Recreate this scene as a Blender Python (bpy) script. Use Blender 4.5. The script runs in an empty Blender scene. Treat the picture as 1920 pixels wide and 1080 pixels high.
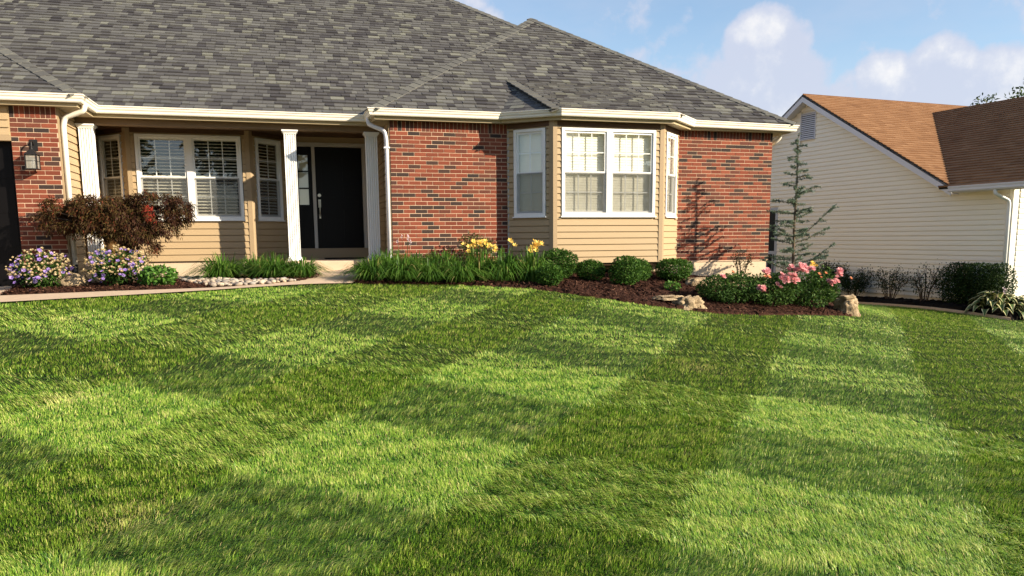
import bpy, math, random
import numpy as np
from mathutils import Vector, Matrix, noise as mnoise

random.seed(7)
rng = np.random.default_rng(11)
R = math.radians
scene = bpy.context.scene
col = scene.collection

# ------------------------------------------------------------------ camera
CAM_POS = Vector((-1.7157, -13.3129, 0.4493))
yaw, pitch, roll = 0.2779973, 0.1387395, -0.0077373
_f = Vector((math.sin(yaw) * math.cos(pitch), math.cos(yaw) * math.cos(pitch), -math.sin(pitch)))
_r = Vector((math.cos(yaw), -math.sin(yaw), 0.0))
_u = _r.cross(_f)
_r2 = _r * math.cos(roll) + _u * math.sin(roll)
_u2 = -_r * math.sin(roll) + _u * math.cos(roll)
cam_data = bpy.data.cameras.new("camera")
cam = bpy.data.objects.new("camera", cam_data)
col.objects.link(cam)
M3 = Matrix((( _r2.x, _u2.x, -_f.x), (_r2.y, _u2.y, -_f.y), (_r2.z, _u2.z, -_f.z)))
cam.matrix_world = Matrix.Translation(CAM_POS) @ M3.to_4x4()
cam_data.sensor_width = 36.0
cam_data.lens = 1455.13 * 36.0 / 1920.0
cam_data.shift_y = 110.0 / 1920.0
cam_data.clip_start = 0.05
cam_data.clip_end = 2000.0
scene.camera = cam

# ------------------------------------------------------------------ exposure
vs = scene.view_settings
vs.view_transform = 'Standard'
vs.look = 'None'
vs.gamma = 1.0
vs.use_curve_mapping = False
vs.exposure = 1.28

# ------------------------------------------------------------------ sun and sky
SUN = Vector((1.25, -1.0, 0.66)).normalized()
sun_data = bpy.data.lights.new("sun", 'SUN')
sun_data.energy = 4.2
sun_data.angle = R(0.5)
sun_data.color = (1.0, 0.86, 0.66)
sun = bpy.data.objects.new("sun", sun_data)
col.objects.link(sun)
sun.rotation_euler = SUN.to_track_quat('Z', 'Y').to_euler()

world = bpy.data.worlds.new("World")
scene.world = world
world.use_nodes = True
wt = world.node_tree
wt.nodes.clear()
def wn(t, **k):
    n = wt.nodes.new(t)
    for a, b in k.items():
        setattr(n, a, b)
    return n
def wl(a, b):
    wt.links.new(a, b)
def wmath(op, a, b=None, clamp=False):
    n = wn('ShaderNodeMath', operation=op, use_clamp=clamp)
    for i, x in enumerate((a, b)):
        if x is None:
            continue
        if isinstance(x, (int, float)):
            n.inputs[i].default_value = x
        else:
            wl(x, n.inputs[i])
    return n.outputs[0]
sky = wn('ShaderNodeTexSky', sky_type='NISHITA')
sky.sun_disc = False
sky.sun_elevation = math.asin(SUN.z)
sky.sun_rotation = math.atan2(SUN.x, SUN.y)
sky.air_density = 1.0
sky.dust_density = 0.5
sky.ozone_density = 1.6
tc = wn('ShaderNodeTexCoord')
direction = tc.outputs['Generated']
sep = wn('ShaderNodeSeparateXYZ')
wl(direction, sep.inputs[0])
def noise(scale, detail, rough, off=(0, 0, 0), sc=(1, 1, 1)):
    m = wn('ShaderNodeMapping')
    m.inputs['Location'].default_value = off
    m.inputs['Scale'].default_value = sc
    wl(direction, m.inputs[0])
    n = wn('ShaderNodeTexNoise')
    n.inputs['Scale'].default_value = scale
    n.inputs['Detail'].default_value = detail
    n.inputs['Roughness'].default_value = rough
    wl(m.outputs[0], n.inputs['Vector'])
    return n.outputs['Fac']
def cloud_dir(az, el):
    return (math.cos(el) * math.sin(az), math.cos(el) * math.cos(az), math.sin(el))
def smooth(x, lo, hi):
    n = wn('ShaderNodeMapRange', interpolation_type='SMOOTHSTEP')
    wl(x, n.inputs['Value'])
    n.inputs['From Min'].default_value = lo
    n.inputs['From Max'].default_value = hi
    return n.outputs['Result']
fine = noise(11.0, 10.0, 0.55, (3.1, 0.4, 1.7))
mid = noise(3.2, 7.0, 0.55, (0.3, 2.4, 5.1), (1, 1, 1.6))
veil = noise(1.6, 6.0, 0.6, (7.3, 1.9, 0.2), (1, 1, 2.6))
# heaps of cumulus: (azimuth from north, elevation, angular radius, weight)
HEAPS = [(30.5, 9.0, 3.4, .85), (33.4, 11.9, 2.6, 1), (34.8, 9.5, 2.7, 1), (27.0, 9.0, 2.6, .75), (24.5, 11.2, 1.4, .45), (41.2, 9.0, 2.0, .95), (44.0, 9.5, 2.1, .95),
         (47.0, 8.2, 2.4, 1), (38.0, 7.0, 2.8, .9), (60, 8, 6, 1), (75, 11, 5, 1), (100, 9, 7, 1), (130, 10, 6, 1), (165, 9, 8, 1),
         (200, 12, 7, 1), (235, 8, 7, 1), (262, 11, 6, 1), (300, 9, 8, 1), (330, 10, 6, 1), (352, 7, 5, .9)]
heap = None
for az, el, rad, w8 in HEAPS:
    d = cloud_dir(R(az), R(el))
    dot = wn('ShaderNodeVectorMath', operation='DOT_PRODUCT')
    wl(direction, dot.inputs[0])
    dot.inputs[1].default_value = d
    m = wn('ShaderNodeMapRange')
    wl(dot.outputs['Value'], m.inputs['Value'])
    m.inputs['From Min'].default_value = math.cos(R(rad * 1.45))
    m.inputs['From Max'].default_value = 1.0
    m.inputs['To Max'].default_value = w8
    heap = m.outputs['Result'] if heap is None else wmath('MAXIMUM', heap, m.outputs['Result'])
dens = wmath('ADD', wmath('MULTIPLY', heap, 0.85), wmath('MULTIPLY', wmath('SUBTRACT', fine, 0.5), 1.9))
cum = smooth(dens, 0.10, 0.40)
inside = smooth(dens, 0.15, 1.0)
wisps = wmath('MULTIPLY', smooth(veil, 0.40, 0.72), 0.52)
haze_low = wmath('MULTIPLY', smooth(sep.outputs['Z'], 0.30, 0.0), 0.55)
haze_low = wmath('MULTIPLY', haze_low, smooth(mid, 0.25, 0.7))
alpha = wmath('MAXIMUM', wmath('MULTIPLY', cum, 0.88), wmath('MAXIMUM', wisps, haze_low))
ccol = wn('ShaderNodeMixRGB')
ccol.inputs[1].default_value = (3.2, 3.4, 4.1, 1)
ccol.inputs[2].default_value = (5.3, 5.1, 4.9, 1)
wl(wmath('MULTIPLY', smooth(fine, 0.44, 0.66), smooth(dens, 0.25, 0.75)), ccol.inputs[0])
skyb = wn('ShaderNodeMixRGB', blend_type='MULTIPLY')
skyb.inputs[0].default_value = 1.0
skyb.inputs[2].default_value = (1.0, 1.0, 1.0, 1)
wl(sky.outputs[0], skyb.inputs[1])
mixc = wn('ShaderNodeMixRGB')
wl(alpha, mixc.inputs[0])
wl(skyb.outputs[0], mixc.inputs[1])
wl(ccol.outputs[0], mixc.inputs[2])
bg = wn('ShaderNodeBackground')
bg.inputs['Strength'].default_value = 0.085
wl(mixc.outputs[0], bg.inputs['Color'])
wo = wn('ShaderNodeOutputWorld')
wl(bg.outputs[0], wo.inputs['Surface'])

# ------------------------------------------------------------------ materials
class NT:
    def __init__(s, name):
        s.m = bpy.data.materials.new(name)
        s.m.use_nodes = True
        s.t = s.m.node_tree
        s.t.nodes.clear()
        s.out = s.n('ShaderNodeOutputMaterial')
    def n(s, t, **k):
        x = s.t.nodes.new(t)
        for a, b in k.items():
            setattr(x, a, b)
        return x
    def l(s, a, b):
        s.t.links.new(a, b)
    def noise(s, scale, detail=4, rough=.55, coord='pos', sc=(1, 1, 1)):
        if coord == 'pos':
            v = s.n('ShaderNodeNewGeometry').outputs['Position']
        else:
            v = s.n('ShaderNodeTexCoord').outputs['Object']
        m = s.n('ShaderNodeMapping')
        m.inputs['Scale'].default_value = sc
        s.l(v, m.inputs[0])
        x = s.n('ShaderNodeTexNoise')
        x.inputs['Scale'].default_value = scale
        x.inputs['Detail'].default_value = detail
        x.inputs['Roughness'].default_value = rough
        s.l(m.outputs[0], x.inputs['Vector'])
        return x.outputs['Fac']
    def ramp(s, fac, stops, interp='LINEAR'):
        x = s.n('ShaderNodeValToRGB')
        cr = x.color_ramp
        cr.interpolation = interp
        while len(cr.elements) < len(stops):
            cr.elements.new(0.5)
        for e, (p, c) in zip(cr.elements, stops):
            e.position = p
            e.color = (*c, 1)
        s.l(fac, x.inputs[0])
        return x.outputs[0]
    def attr(s, name):
        return s.n('ShaderNodeAttribute', attribute_name=name).outputs['Fac']
    def mul(s, c, fac, lo, hi):
        """multiply colour c by a value running lo..hi with fac"""
        m = s.n('ShaderNodeMapRange')
        s.l(fac, m.inputs['Value'])
        m.inputs['To Min'].default_value = lo
        m.inputs['To Max'].default_value = hi
        x = s.n('ShaderNodeVectorMath', operation='SCALE')
        s.l(c, x.inputs[0])
        s.l(m.outputs[0], x.inputs['Scale'])
        return x.outputs[0]
    def bump(s, h, strength=.3, dist=.01):
        b = s.n('ShaderNodeBump')
        b.inputs['Strength'].default_value = strength
        b.inputs['Distance'].default_value = dist
        s.l(h, b.inputs['Height'])
        return b.outputs[0]
    def bsdf(s, c, rough=.7, spec=.3, metal=0, normal=None, trans=None):
        p = s.n('ShaderNodeBsdfPrincipled')
        if isinstance(c, tuple):
            p.inputs['Base Color'].default_value = (*c, 1)
        else:
            s.l(c, p.inputs['Base Color'])
        p.inputs['Roughness'].default_value = rough
        p.inputs['Specular IOR Level'].default_value = spec
        p.inputs['Metallic'].default_value = metal
        if normal is not None:
            s.l(normal, p.inputs['Normal'])
        return p.outputs[0]
    def done(s, sh):
        s.l(sh, s.out.inputs['Surface'])
        return s.m

def mat_plain(name, c, rough=.6, spec=.3, var=.12, nscale=6, metal=0, bump=0, bscale=60, stretch=(1, 1, 1)):
    t = NT(name)
    rgb = t.n('ShaderNodeRGB')
    rgb.outputs[0].default_value = (*c, 1)
    cc = t.mul(rgb.outputs[0], t.noise(nscale, 5, .6, sc=stretch), 1 - var, 1 + var)
    nm = t.bump(t.noise(bscale, 3, .6, sc=stretch), bump, .004) if bump else None
    return t.done(t.bsdf(cc, rough, spec, metal, nm))

def mat_attr(name, stops, rough=.8, spec=.2, nscale=60, var=.25, bump=.3, bscale=150, interp='LINEAR', bdist=.003):
    t = NT(name)
    c = t.ramp(t.attr('shade'), stops, interp)
    c = t.mul(c, t.noise(nscale, 4, .65), 1 - var, 1 + var)
    nm = t.bump(t.noise(bscale, 3, .6), bump, bdist) if bump else None
    return t.done(t.bsdf(c, rough, spec, 0, nm))

def mat_leaf(name, stops, trans=.35, rough=.5, spec=.25, var=.2):
    t = NT(name)
    c = t.ramp(t.attr('shade'), stops)
    c = t.mul(c, t.noise(9, 3, .6), 1 - var, 1 + var)
    p = t.bsdf(c, rough, spec)
    tr = t.n('ShaderNodeBsdfTranslucent')
    t.l(c, tr.inputs['Color'])
    mx = t.n('ShaderNodeMixShader')
    mx.inputs[0].default_value = trans
    t.l(p, mx.inputs[1])
    t.l(tr.outputs[0], mx.inputs[2])
    return t.done(mx.outputs[0])

BRICK = mat_attr('brick_clay', [(0, (.200, .054, .031)), (.25, (.150, .041, .025)), (.45, (.238, .070, .040)), (.62, (.112, .040, .027)),
                                (.72, (.12, .042, .030)), (.80, (.055, .034, .028)), (1, (.038, .028, .026))], .85, .15, 45, .32, .5, 220)
MORTAR = mat_plain('mortar', (.58, .42, .295), .95, .1, .18, 30, bump=.5, bscale=200)
SHINGLE = mat_attr('asphalt_shingle', [(0, (.048, .046, .050)), (.3, (.072, .070, .072)), (.55, (.096, .095, .094)), (.8, (.126, .126, .119)), (1, (.170, .172, .145))],
                   .92, .15, 90, .28, .6, 400)
CAPSH = mat_attr('ridge_shingle', [(0, (.085, .084, .080)), (1, (.125, .125, .112))], .92, .15, 90, .25, .6, 400)
ROOFDECK = mat_plain('roof_felt', (.03, .03, .032), .95, .1)
BROWNSH = mat_attr('brown_shingle', [(0, (.185, .094, .047)), (.5, (.250, .134, .068)), (1, (.315, .180, .096))], .92, .12, 70, .28, .6, 300)
WHITE = mat_plain('white_paint', (.80, .80, .78), .45, .35, .05, 4)
GUTTER = mat_plain('cream_gutter', (.78, .73, .62), .40, .4, .06, 3)
SOFFIT = mat_plain('tan_soffit', (.42, .345, .215), .6, .2, .06, 4)
SIDING = mat_plain('tan_siding', (.40, .295, .172), .55, .25, .05, 2.5, bump=.12, bscale=40, stretch=(1, 1, 8))
TRIM = mat_plain('tan_trim', (.34, .25, .15), .55, .25, .05, 3)
NSIDING = mat_plain('cream_siding', (.84, .80, .69), .55, .22, .06, 1.7, bump=.12, bscale=40, stretch=(1, 1, 8))
NFASCIA = mat_plain('pale_fascia', (.66, .66, .70), .55, .3, .05, 3)
DOOR = mat_plain('black_door_paint', (.0045, .004, .0045), .4, .15, .1, 8)
DARK = mat_plain('dark_room', (.016, .014, .013), .9, .05)
CONC = mat_plain('concrete', (.54, .41, .29), .9, .15, .16, 7, bump=.35, bscale=120)
FOUND = mat_plain('foundation_concrete', (.56, .45, .32), .9, .12, .16, 5, bump=.4, bscale=90)
BLIND = mat_plain('blind_vinyl', (.92, .88, .73), .6, .2, .04, 5)
METAL = mat_plain('brushed_metal', (.55, .52, .46), .3, .5, .05, 20, 1.0)
BLACK = mat_plain('black_metal', (.014, .013, .013), .45, .4, .2, 20)
BROWNP = mat_plain('brown_paint_and_shade', (.10, .055, .03), .6, .2)  # also the painted eave shade above the bay windows
BARK = mat_plain('bark', (.115, .085, .062), .9, .1, .3, 40, bump=.6, bscale=90)
GREYPAINT = mat_plain('grey_trim', (.42, .44, .48), .6, .2, .06, 4)

def mat_glass(name, tint=(.97, .985, .98), refl=1.0):
    t = NT(name)
    tr = t.n('ShaderNodeBsdfTransparent')
    tr.inputs[0].default_value = (*tint, 1)
    gl = t.n('ShaderNodeBsdfGlossy')
    gl.inputs['Roughness'].default_value = .015
    gl.inputs['Color'].default_value = (1, 1, 1, 1)
    lw = t.n('ShaderNodeLayerWeight')
    lw.inputs['Blend'].default_value = .5
    pw = t.n('ShaderNodeMath', operation='POWER')
    t.l(lw.outputs['Facing'], pw.inputs[0])
    pw.inputs[1].default_value = 3.5
    mp = t.n('ShaderNodeMath', operation='MULTIPLY_ADD')
    t.l(pw.outputs[0], mp.inputs[0])
    mp.inputs[1].default_value = .86 * refl
    mp.inputs[2].default_value = .11 * refl
    mx = t.n('ShaderNodeMixShader')
    t.l(mp.outputs[0], mx.inputs[0])
    t.l(tr.outputs[0], mx.inputs[1])
    t.l(gl.outputs[0], mx.inputs[2])
    return t.done(mx.outputs[0])
GLASS = mat_glass('window_glass')
def mat_screen():
    t = NT('insect_mesh')
    tr = t.n('ShaderNodeBsdfTransparent')
    df = t.n('ShaderNodeBsdfDiffuse')
    df.inputs[0].default_value = (.10, .10, .095, 1)
    mx = t.n('ShaderNodeMixShader')
    mx.inputs[0].default_value = .42
    t.l(tr.outputs[0], mx.inputs[1])
    t.l(df.outputs[0], mx.inputs[2])
    return t.done(mx.outputs[0])
SCREEN = mat_screen()
def mat_objrand(name, stops, rough=.8, spec=.2, nscale=14, var=.25, bump=.4, bscale=60):
    t = NT(name)
    c = t.ramp(t.n('ShaderNodeObjectInfo').outputs['Random'], stops)
    c = t.mul(c, t.noise(nscale, 5, .65), 1 - var, 1 + var)
    return t.done(t.bsdf(c, rough, spec, 0, t.bump(t.noise(bscale, 4, .6), bump, .006)))
PEBBLE = mat_objrand('river_stone_rock', [(0, (.46, .38, .28)), (.22, (.34, .28, .22)), (.4, (.17, .16, .155)), (.58, (.40, .28, .19)), (.78, (.50, .43, .33)), (1, (.25, .24, .23))])
LIMESTONE = NT('limestone')
_c = LIMESTONE.ramp(LIMESTONE.noise(9, 8, .68), [(.28, (.10, .072, .045)), (.42, (.33, .245, .150)), (.6, (.52, .40, .255)), (.78, (.62, .50, .34))])
LIMESTONE = LIMESTONE.done(LIMESTONE.bsdf(_c, .92, .1, 0, LIMESTONE.bump(LIMESTONE.noise(16, 8, .72), 1.0, .05)))
GRASS = mat_leaf('grass_blade', [(0, (.026, .108, .010)), (.45, (.160, .312, .024)), (.78, (.40, .535, .080)), (.93, (.58, .58, .18)), (1, (.62, .52, .24))], .26, .42, .35, .25)
LEAF = mat_leaf('green_leaf', [(0, (.018, .048, .010)), (.5, (.042, .095, .018)), (1, (.095, .17, .030))], .3, .6, .15)
BOXLEAF = mat_leaf('boxwood_leaf', [(0, (.014, .045, .008)), (.5, (.042, .112, .015)), (1, (.11, .20, .030))], .30, .6, .15)
BRIGHT = mat_leaf('bright_leaf', [(0, (.05, .13, .02)), (.5, (.09, .21, .03)), (1, (.15, .29, .05))], .35, .45, .3)
LIRIOPE = mat_leaf('strap_leaf', [(0, (.030, .085, .010)), (.5, (.070, .165, .018)), (.9, (.15, .26, .04)), (1, (.32, .29, .10))], .35, .5, .25)
MAPLE = mat_leaf('maple_leaf', [(0, (.028, .010, .008)), (.35, (.055, .022, .012)), (.7, (.065, .052, .014)), (.93, (.11, .034, .016)), (1, (.26, .030, .018))], .25, .6, .12)
CEDAR = mat_leaf('cedar_needle', [(0, (.045, .078, .050)), (.5, (.10, .155, .10)), (1, (.25, .32, .23))], .2, .6, .15)
HEDGE = mat_leaf('hedge_leaf', [(0, (.010, .024, .006)), (.6, (.022, .048, .010)), (1, (.06, .10, .020))], .22, .6, .15)
REDLEAF = mat_leaf('bronze_leaf', [(0, (.060, .035, .020)), (.5, (.075, .085, .022)), (1, (.13, .17, .04))], .3, .45, .3)
TREELEAF = mat_leaf('tree_leaf', [(0, (.025, .05, .012)), (1, (.07, .11, .028))], .35, .5, .2)
def petal(name, a, b):
    return mat_leaf(name, [(0, a), (1, b)], .3, .6, .1, .12)
PURPLE = petal('purple_petal', (.20, .11, .44), (.44, .32, .64))
CREAMP = petal('cream_bud', (.52, .40, .22), (.70, .60, .38))
PINK = petal('pink_petal', (.74, .32, .35), (.86, .56, .54))
YELLOW = petal('yellow_petal', (.80, .50, .08), (.88, .70, .22))
LILAC = petal('lilac_petal', (.55, .42, .48), (.70, .58, .62))
def mat_hosta():
    t = NT('hosta_leaf')
    c = t.ramp(t.attr('shade'), [(0, (.045, .085, .022)), (.62, (.075, .12, .03)), (.74, (.55, .50, .24)), (1, (.66, .60, .32))])
    c = t.mul(c, t.noise(14, 3, .6), .8, 1.15)
    return t.done(t.bsdf(c, .45, .3))
HOSTA = mat_hosta()
def mat_mulch(name, a, b, c3):
    t = NT(name)
    c = t.ramp(t.noise(38, 6, .7), [(.3, a), (.55, b), (.75, c3)])
    return t.done(t.bsdf(c, .95, .1, 0, t.bump(t.noise(45, 6, .7), 1.0, .03)))
MULCH = mat_mulch('mulch', (.022, .010, .007), (.055, .024, .016), (.11, .055, .036))
BLACKM = mat_mulch('black_mulch', (.006, .005, .004), (.013, .010, .008), (.022, .017, .013))
CHIP = mat_attr('mulch_chip', [(0, (.028, .012, .008)), (.6, (.075, .032, .020)), (1, (.16, .085, .055))], .9, .1, 60, .2, 0)
SOIL = NT('lawn_soil')
_c = SOIL.ramp(SOIL.noise(7, 6, .65), [(.3, (.010, .020, .005)), (.6, (.020, .034, .008)), (.8, (.040, .045, .014))])
SOIL = SOIL.done(SOIL.bsdf(_c, .95, .1, 0, SOIL.bump(SOIL.noise(90, 4, .7), .8, .02)))
MAT_RUBBER = mat_plain('rubber_mat', (.012, .011, .011), .9, .1, .2, 40, bump=.6)
ORANGE = mat_plain('orange_plastic', (.60, .13, .05), .45, .35)

# ------------------------------------------------------------------ mesh helpers
def link(name, me, parent=None, kind=None, label=None, cat=None, group=None):
    o = bpy.data.objects.new(name, me)
    col.objects.link(o)
    if parent is not None:
        o.parent = parent
    tag(o, label, cat, group, kind)
    return o
def tag(o, label=None, cat=None, group=None, kind=None):
    if label: o['label'] = label
    if cat: o['category'] = cat
    if group: o['group'] = group
    if kind: o['kind'] = kind
    return o
def empty(name, loc, label, cat, group=None, rz=0):
    o = bpy.data.objects.new(name, None)
    o.empty_display_size = .2
    o.location = loc
    o.rotation_euler = (0, 0, rz)
    col.objects.link(o)
    return tag(o, label, cat, group)
def mesh_np(name, V, F, mat, shade=None, smooth=False):
    """V (n,3), F list of equal-size index arrays, shade per vertex"""
    me = bpy.data.meshes.new(name)
    V = np.asarray(V, np.float32)
    F = np.asarray(F, np.int32)
    n, k = F.shape
    me.vertices.add(len(V))
    me.vertices.foreach_set('co', V.ravel())
    me.loops.add(n * k)
    me.loops.foreach_set('vertex_index', F.ravel())
    me.polygons.add(n)
    me.polygons.foreach_set('loop_start', np.arange(0, n * k, k, dtype=np.int32))
    me.polygons.foreach_set('loop_total', np.full(n, k, np.int32))
    if smooth:
        me.polygons.foreach_set('use_smooth', np.ones(n, bool))
    me.update(calc_edges=True)
    if shade is not None:
        a = me.attributes.new('shade', 'FLOAT', 'POINT')
        a.data.foreach_set('value', np.asarray(shade, np.float32).ravel())
    me.materials.append(mat)
    return me
class MB:
    def __init__(s):
        s.v = []; s.f = []; s.a = []
    def add(s, vs, fs, a=0.0):
        b = len(s.v)
        s.v += [tuple(x) for x in vs]
        s.f += [tuple(i + b for i in f) for f in fs]
        s.a += [a] * len(vs)
        return s
    def box(s, lo, hi, a=0.0, M=None):
        x0, y0, z0 = lo; x1, y1, z1 = hi
        vs = [Vector(p) for p in ((x0, y0, z0), (x1, y0, z0), (x1, y1, z0), (x0, y1, z0), (x0, y0, z1), (x1, y0, z1), (x1, y1, z1), (x0, y1, z1))]
        if M is not None:
            vs = [M @ v for v in vs]
        return s.add(vs, [(0, 3, 2, 1), (4, 5, 6, 7), (0, 1, 5, 4), (1, 2, 6, 5), (2, 3, 7, 6), (3, 0, 4, 7)], a)
    def prism(s, poly, z0, z1, a=0.0):
        n = len(poly)
        vs = [(x, y, z0) for x, y in poly] + [(x, y, z1) for x, y in poly]
        fs = [tuple(range(n - 1, -1, -1)), tuple(range(n, 2 * n))] + [(i, (i + 1) % n, n + (i + 1) % n, n + i) for i in range(n)]
        return s.add(vs, fs, a)
    def extrude(s, prof, p0, u, L, o, up=Vector((0, 0, 1)), a=0.0):
        """profile [(out, up)] swept from p0 along u by L; o = outward direction"""
        p0 = Vector(p0); n = len(prof)
        vs = [p0 + o * q[0] + up * q[1] for q in prof] + [p0 + u * L + o * q[0] + up * q[1] for q in prof]
        fs = [tuple(range(n)), tuple(range(2 * n - 1, n - 1, -1))] + [(i, n + i, n + (i + 1) % n, (i + 1) % n) for i in range(n)]
        return s.add(vs, fs, a)
    def tube(s, pts, rad, n=6, a=0.0, cap=True, flat=1.0):
        pts = [Vector(p) for p in pts]
        if not isinstance(rad, (list, tuple)):
            rad = [rad] * len(pts)
        rings = []
        ref = None
        for i, p in enumerate(pts):
            t = (pts[min(i + 1, len(pts) - 1)] - pts[max(i - 1, 0)]).normalized()
            if ref is None:
                ref = Vector((0, 0, 1)) if abs(t.z) < .9 else Vector((1, 0, 0))
            x = t.cross(ref).normalized()
            y = x.cross(t).normalized()
            ref = y
            ring = []
            for k in range(n):
                th = 2 * math.pi * (k + .5) / n
                ring.append(p + x * (math.cos(th) * rad[i]) + y * (math.sin(th) * rad[i] * flat))
            rings.append(ring)
        vs = [v for r in rings for v in r]
        fs = []
        for i in range(len(pts) - 1):
            for k in range(n):
                fs.append((i * n + k, i * n + (k + 1) % n, (i + 1) * n + (k + 1) % n, (i + 1) * n + k))
        if cap:
            fs.append(tuple(range(n - 1, -1, -1)))
            fs.append(tuple((len(pts) - 1) * n + k for k in range(n)))
        return s.add(vs, fs, a)
    def mesh(s, name, mat, smooth=False):
        me = bpy.data.meshes.new(name)
        me.from_pydata([tuple(v) for v in s.v], [], s.f)
        at = me.attributes.new('shade', 'FLOAT', 'POINT')
        at.data.foreach_set('value', np.asarray(s.a, np.float32))
        if smooth:
            me.polygons.foreach_set('use_smooth', np.ones(len(me.polygons), bool))
        me.materials.append(mat)
        me.update()
        return me
    def build(s, name, mat, parent=None, smooth=False, **k):
        return link(name, s.mesh(name, mat, smooth), parent, **k)

def bevel(o, w=.004, seg=1):
    m = o.modifiers.new('bevel', 'BEVEL')
    m.width = w; m.segments = seg; m.limit_method = 'ANGLE'
    return o

# ------------------------------------------------------------------ terrain height
CP = [(-5.2,-2.2,-.30),(-4.04,-2,-.27),(-2.73,-1.9,-.23),(-1.29,-1.7,-.19),(-.83,-1.6,-.20),(.64,-1.9,-.24),(1.73,-2.4,-.3),(2.42,-2.8,-.4),(3.12,-3.1,-.51),(4.19,-3.2,-.67),(6.1,-2.7,-.78),(7.64,-2.2,-.88),(9.26,-.5,-.97),(9.88,0,-1.06),(11.79,-.3,-1.23),(12.7,-1,-1.31),
 (6.85,0,-.39),(5.7,0,-.33),(2.7,-.6,-.22),(4.8,-.2,-.24),(0.,0,-.04),(-1.,.4,-.1),(1,0,-.1),(-4.8,.6,-.19),(-3.2,.5,-.19),(-3.3,1.6,-.24),(7.4,0,-.5),
 (-1.7,-13.3,-1.05),(-1,-10,-1.0),(2,-10.5,-1.1),(-4,-9,-.95),(-8,-8,-.75),(-8,-2.5,-.36),(6,-9,-1.35),(10,-6,-1.45),(13,-4,-1.45),(-1,-6,-.62),(2,-6,-.8),(5,-6,-1.05),(13.4,0,-1.24),(12.6,6,-1.3),(9,4,-1.1),(8,8,-.9),(20,0,-1.5),(20,-10,-1.7),(-14,-8,-.6),(-14,0,-.3),(-4,-18,-1.3),(6,-18,-1.5)]
CP = np.array(CP)
def _phi(d):
    return np.where(d > 0, d * d * np.log(d + 1e-12), 0.0)
_X = CP[:, :2]; _n = len(_X)
_K = _phi(np.linalg.norm(_X[:, None] - _X[None], axis=2)) + .02 * np.eye(_n)
_P = np.c_[np.ones(_n), _X]
_w = np.linalg.solve(np.block([[_K, _P], [_P.T, np.zeros((3, 3))]]), np.r_[CP[:, 2], 0, 0, 0])
def H(x, y):
    x = np.asarray(x, float); y = np.asarray(y, float)
    q = np.stack([x.ravel(), y.ravel()], 1)
    out = np.empty(len(q))
    for i in range(0, len(q), 60000):
        b = q[i:i + 60000]
        d = np.sqrt(((b[:, None, :] - _X[None]) ** 2).sum(2))
        out[i:i + 60000] = _phi(d) @ _w[:-3] + _w[-3] + b @ _w[-2:]
    return out.reshape(x.shape)
def h(x, y):
    return float(H(np.array([x]), np.array([y]))[0])
def inside(poly, x, y):
    x = np.asarray(x); y = np.asarray(y)
    c = np.zeros(x.shape, bool)
    n = len(poly)
    for i in range(n):
        x0, y0 = poly[i]; x1, y1 = poly[(i + 1) % n]
        if y0 == y1:
            continue
        t = ((y0 > y) != (y1 > y)) & (x < (x1 - x0) * (y - y0) / (y1 - y0) + x0)
        c ^= t
    return c
def sheet(name, poly, step, lift, mat, rough=0.0, kind='structure', parent=None, edge=.12, seed=1):
    """ground sheet that follows the terrain inside a polygon, with its outline kept exact"""
    P = [Vector((x, y, 0)) for x, y in poly]
    import bmesh
    bm = bmesh.new()
    ring = []
    for i in range(len(P)):
        a = P[i]; b = P[(i + 1) % len(P)]
        k = max(1, int((b - a).length / step))
        for j in range(k):
            ring.append(bm.verts.new(a.lerp(b, j / k)))
    face = bm.faces.new(ring)
    bmesh.ops.triangulate(bm, faces=[face])
    xs = [p.x for p in P]; ys = [p.y for p in P]
    for ax, lo, hi in ((0, min(xs), max(xs)), (1, min(ys), max(ys))):
        k = max(1, int((hi - lo) / step))
        for j in range(1, k):
            c = lo + (hi - lo) * j / k + .0007
            co = (c, 0, 0) if ax == 0 else (0, c, 0)
            no = (1, 0, 0) if ax == 0 else (0, 1, 0)
            bmesh.ops.bisect_plane(bm, geom=bm.verts[:] + bm.edges[:] + bm.faces[:], plane_co=co, plane_no=no)
    bm.normal_update()
    bm.verts.ensure_lookup_table()
    X = np.array([v.co.x for v in bm.verts]); Y = np.array([v.co.y for v in bm.verts])
    Z = H(X, Y) + lift
    if rough:
        r = np.random.default_rng(seed)
        bd = np.array([v.is_boundary for v in bm.verts])
        Z = Z + np.where(bd, -lift - .01, r.normal(0, rough, len(X)))
    for v, z in zip(bm.verts, Z):
        v.co.z = z
    if sum(f.normal.z for f in bm.faces) < 0:
        bmesh.ops.reverse_faces(bm, faces=bm.faces[:])
    me = bpy.data.meshes.new(name)
    bm.to_mesh(me); bm.free()
    me.materials.append(mat)
    return link(name, me, parent, kind=kind)

# ------------------------------------------------------------------ ground
gs = []
xs = np.linspace(-16, 24, 101); ys = np.linspace(-20, 14, 86)
GX_, GY_ = np.meshgrid(xs, ys)
GZ_ = H(GX_, GY_)
nx = len(xs)
idx = np.arange(len(xs) * len(ys)).reshape(len(ys), nx)
F = np.stack([idx[:-1, :-1], idx[:-1, 1:], idx[1:, 1:], idx[1:, :-1]], -1).reshape(-1, 4)
lawn = link('lawn', mesh_np('lawn', np.stack([GX_.ravel(), GY_.ravel(), GZ_.ravel()], 1), F, SOIL, smooth=True), kind='structure')
MB().add([(-900, -900, -2.6), (900, -900, -2.6), (900, 900, -2.6), (-900, 900, -2.6)], [(0, 1, 2, 3)]).build('ground', SOIL, kind='structure')

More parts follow.
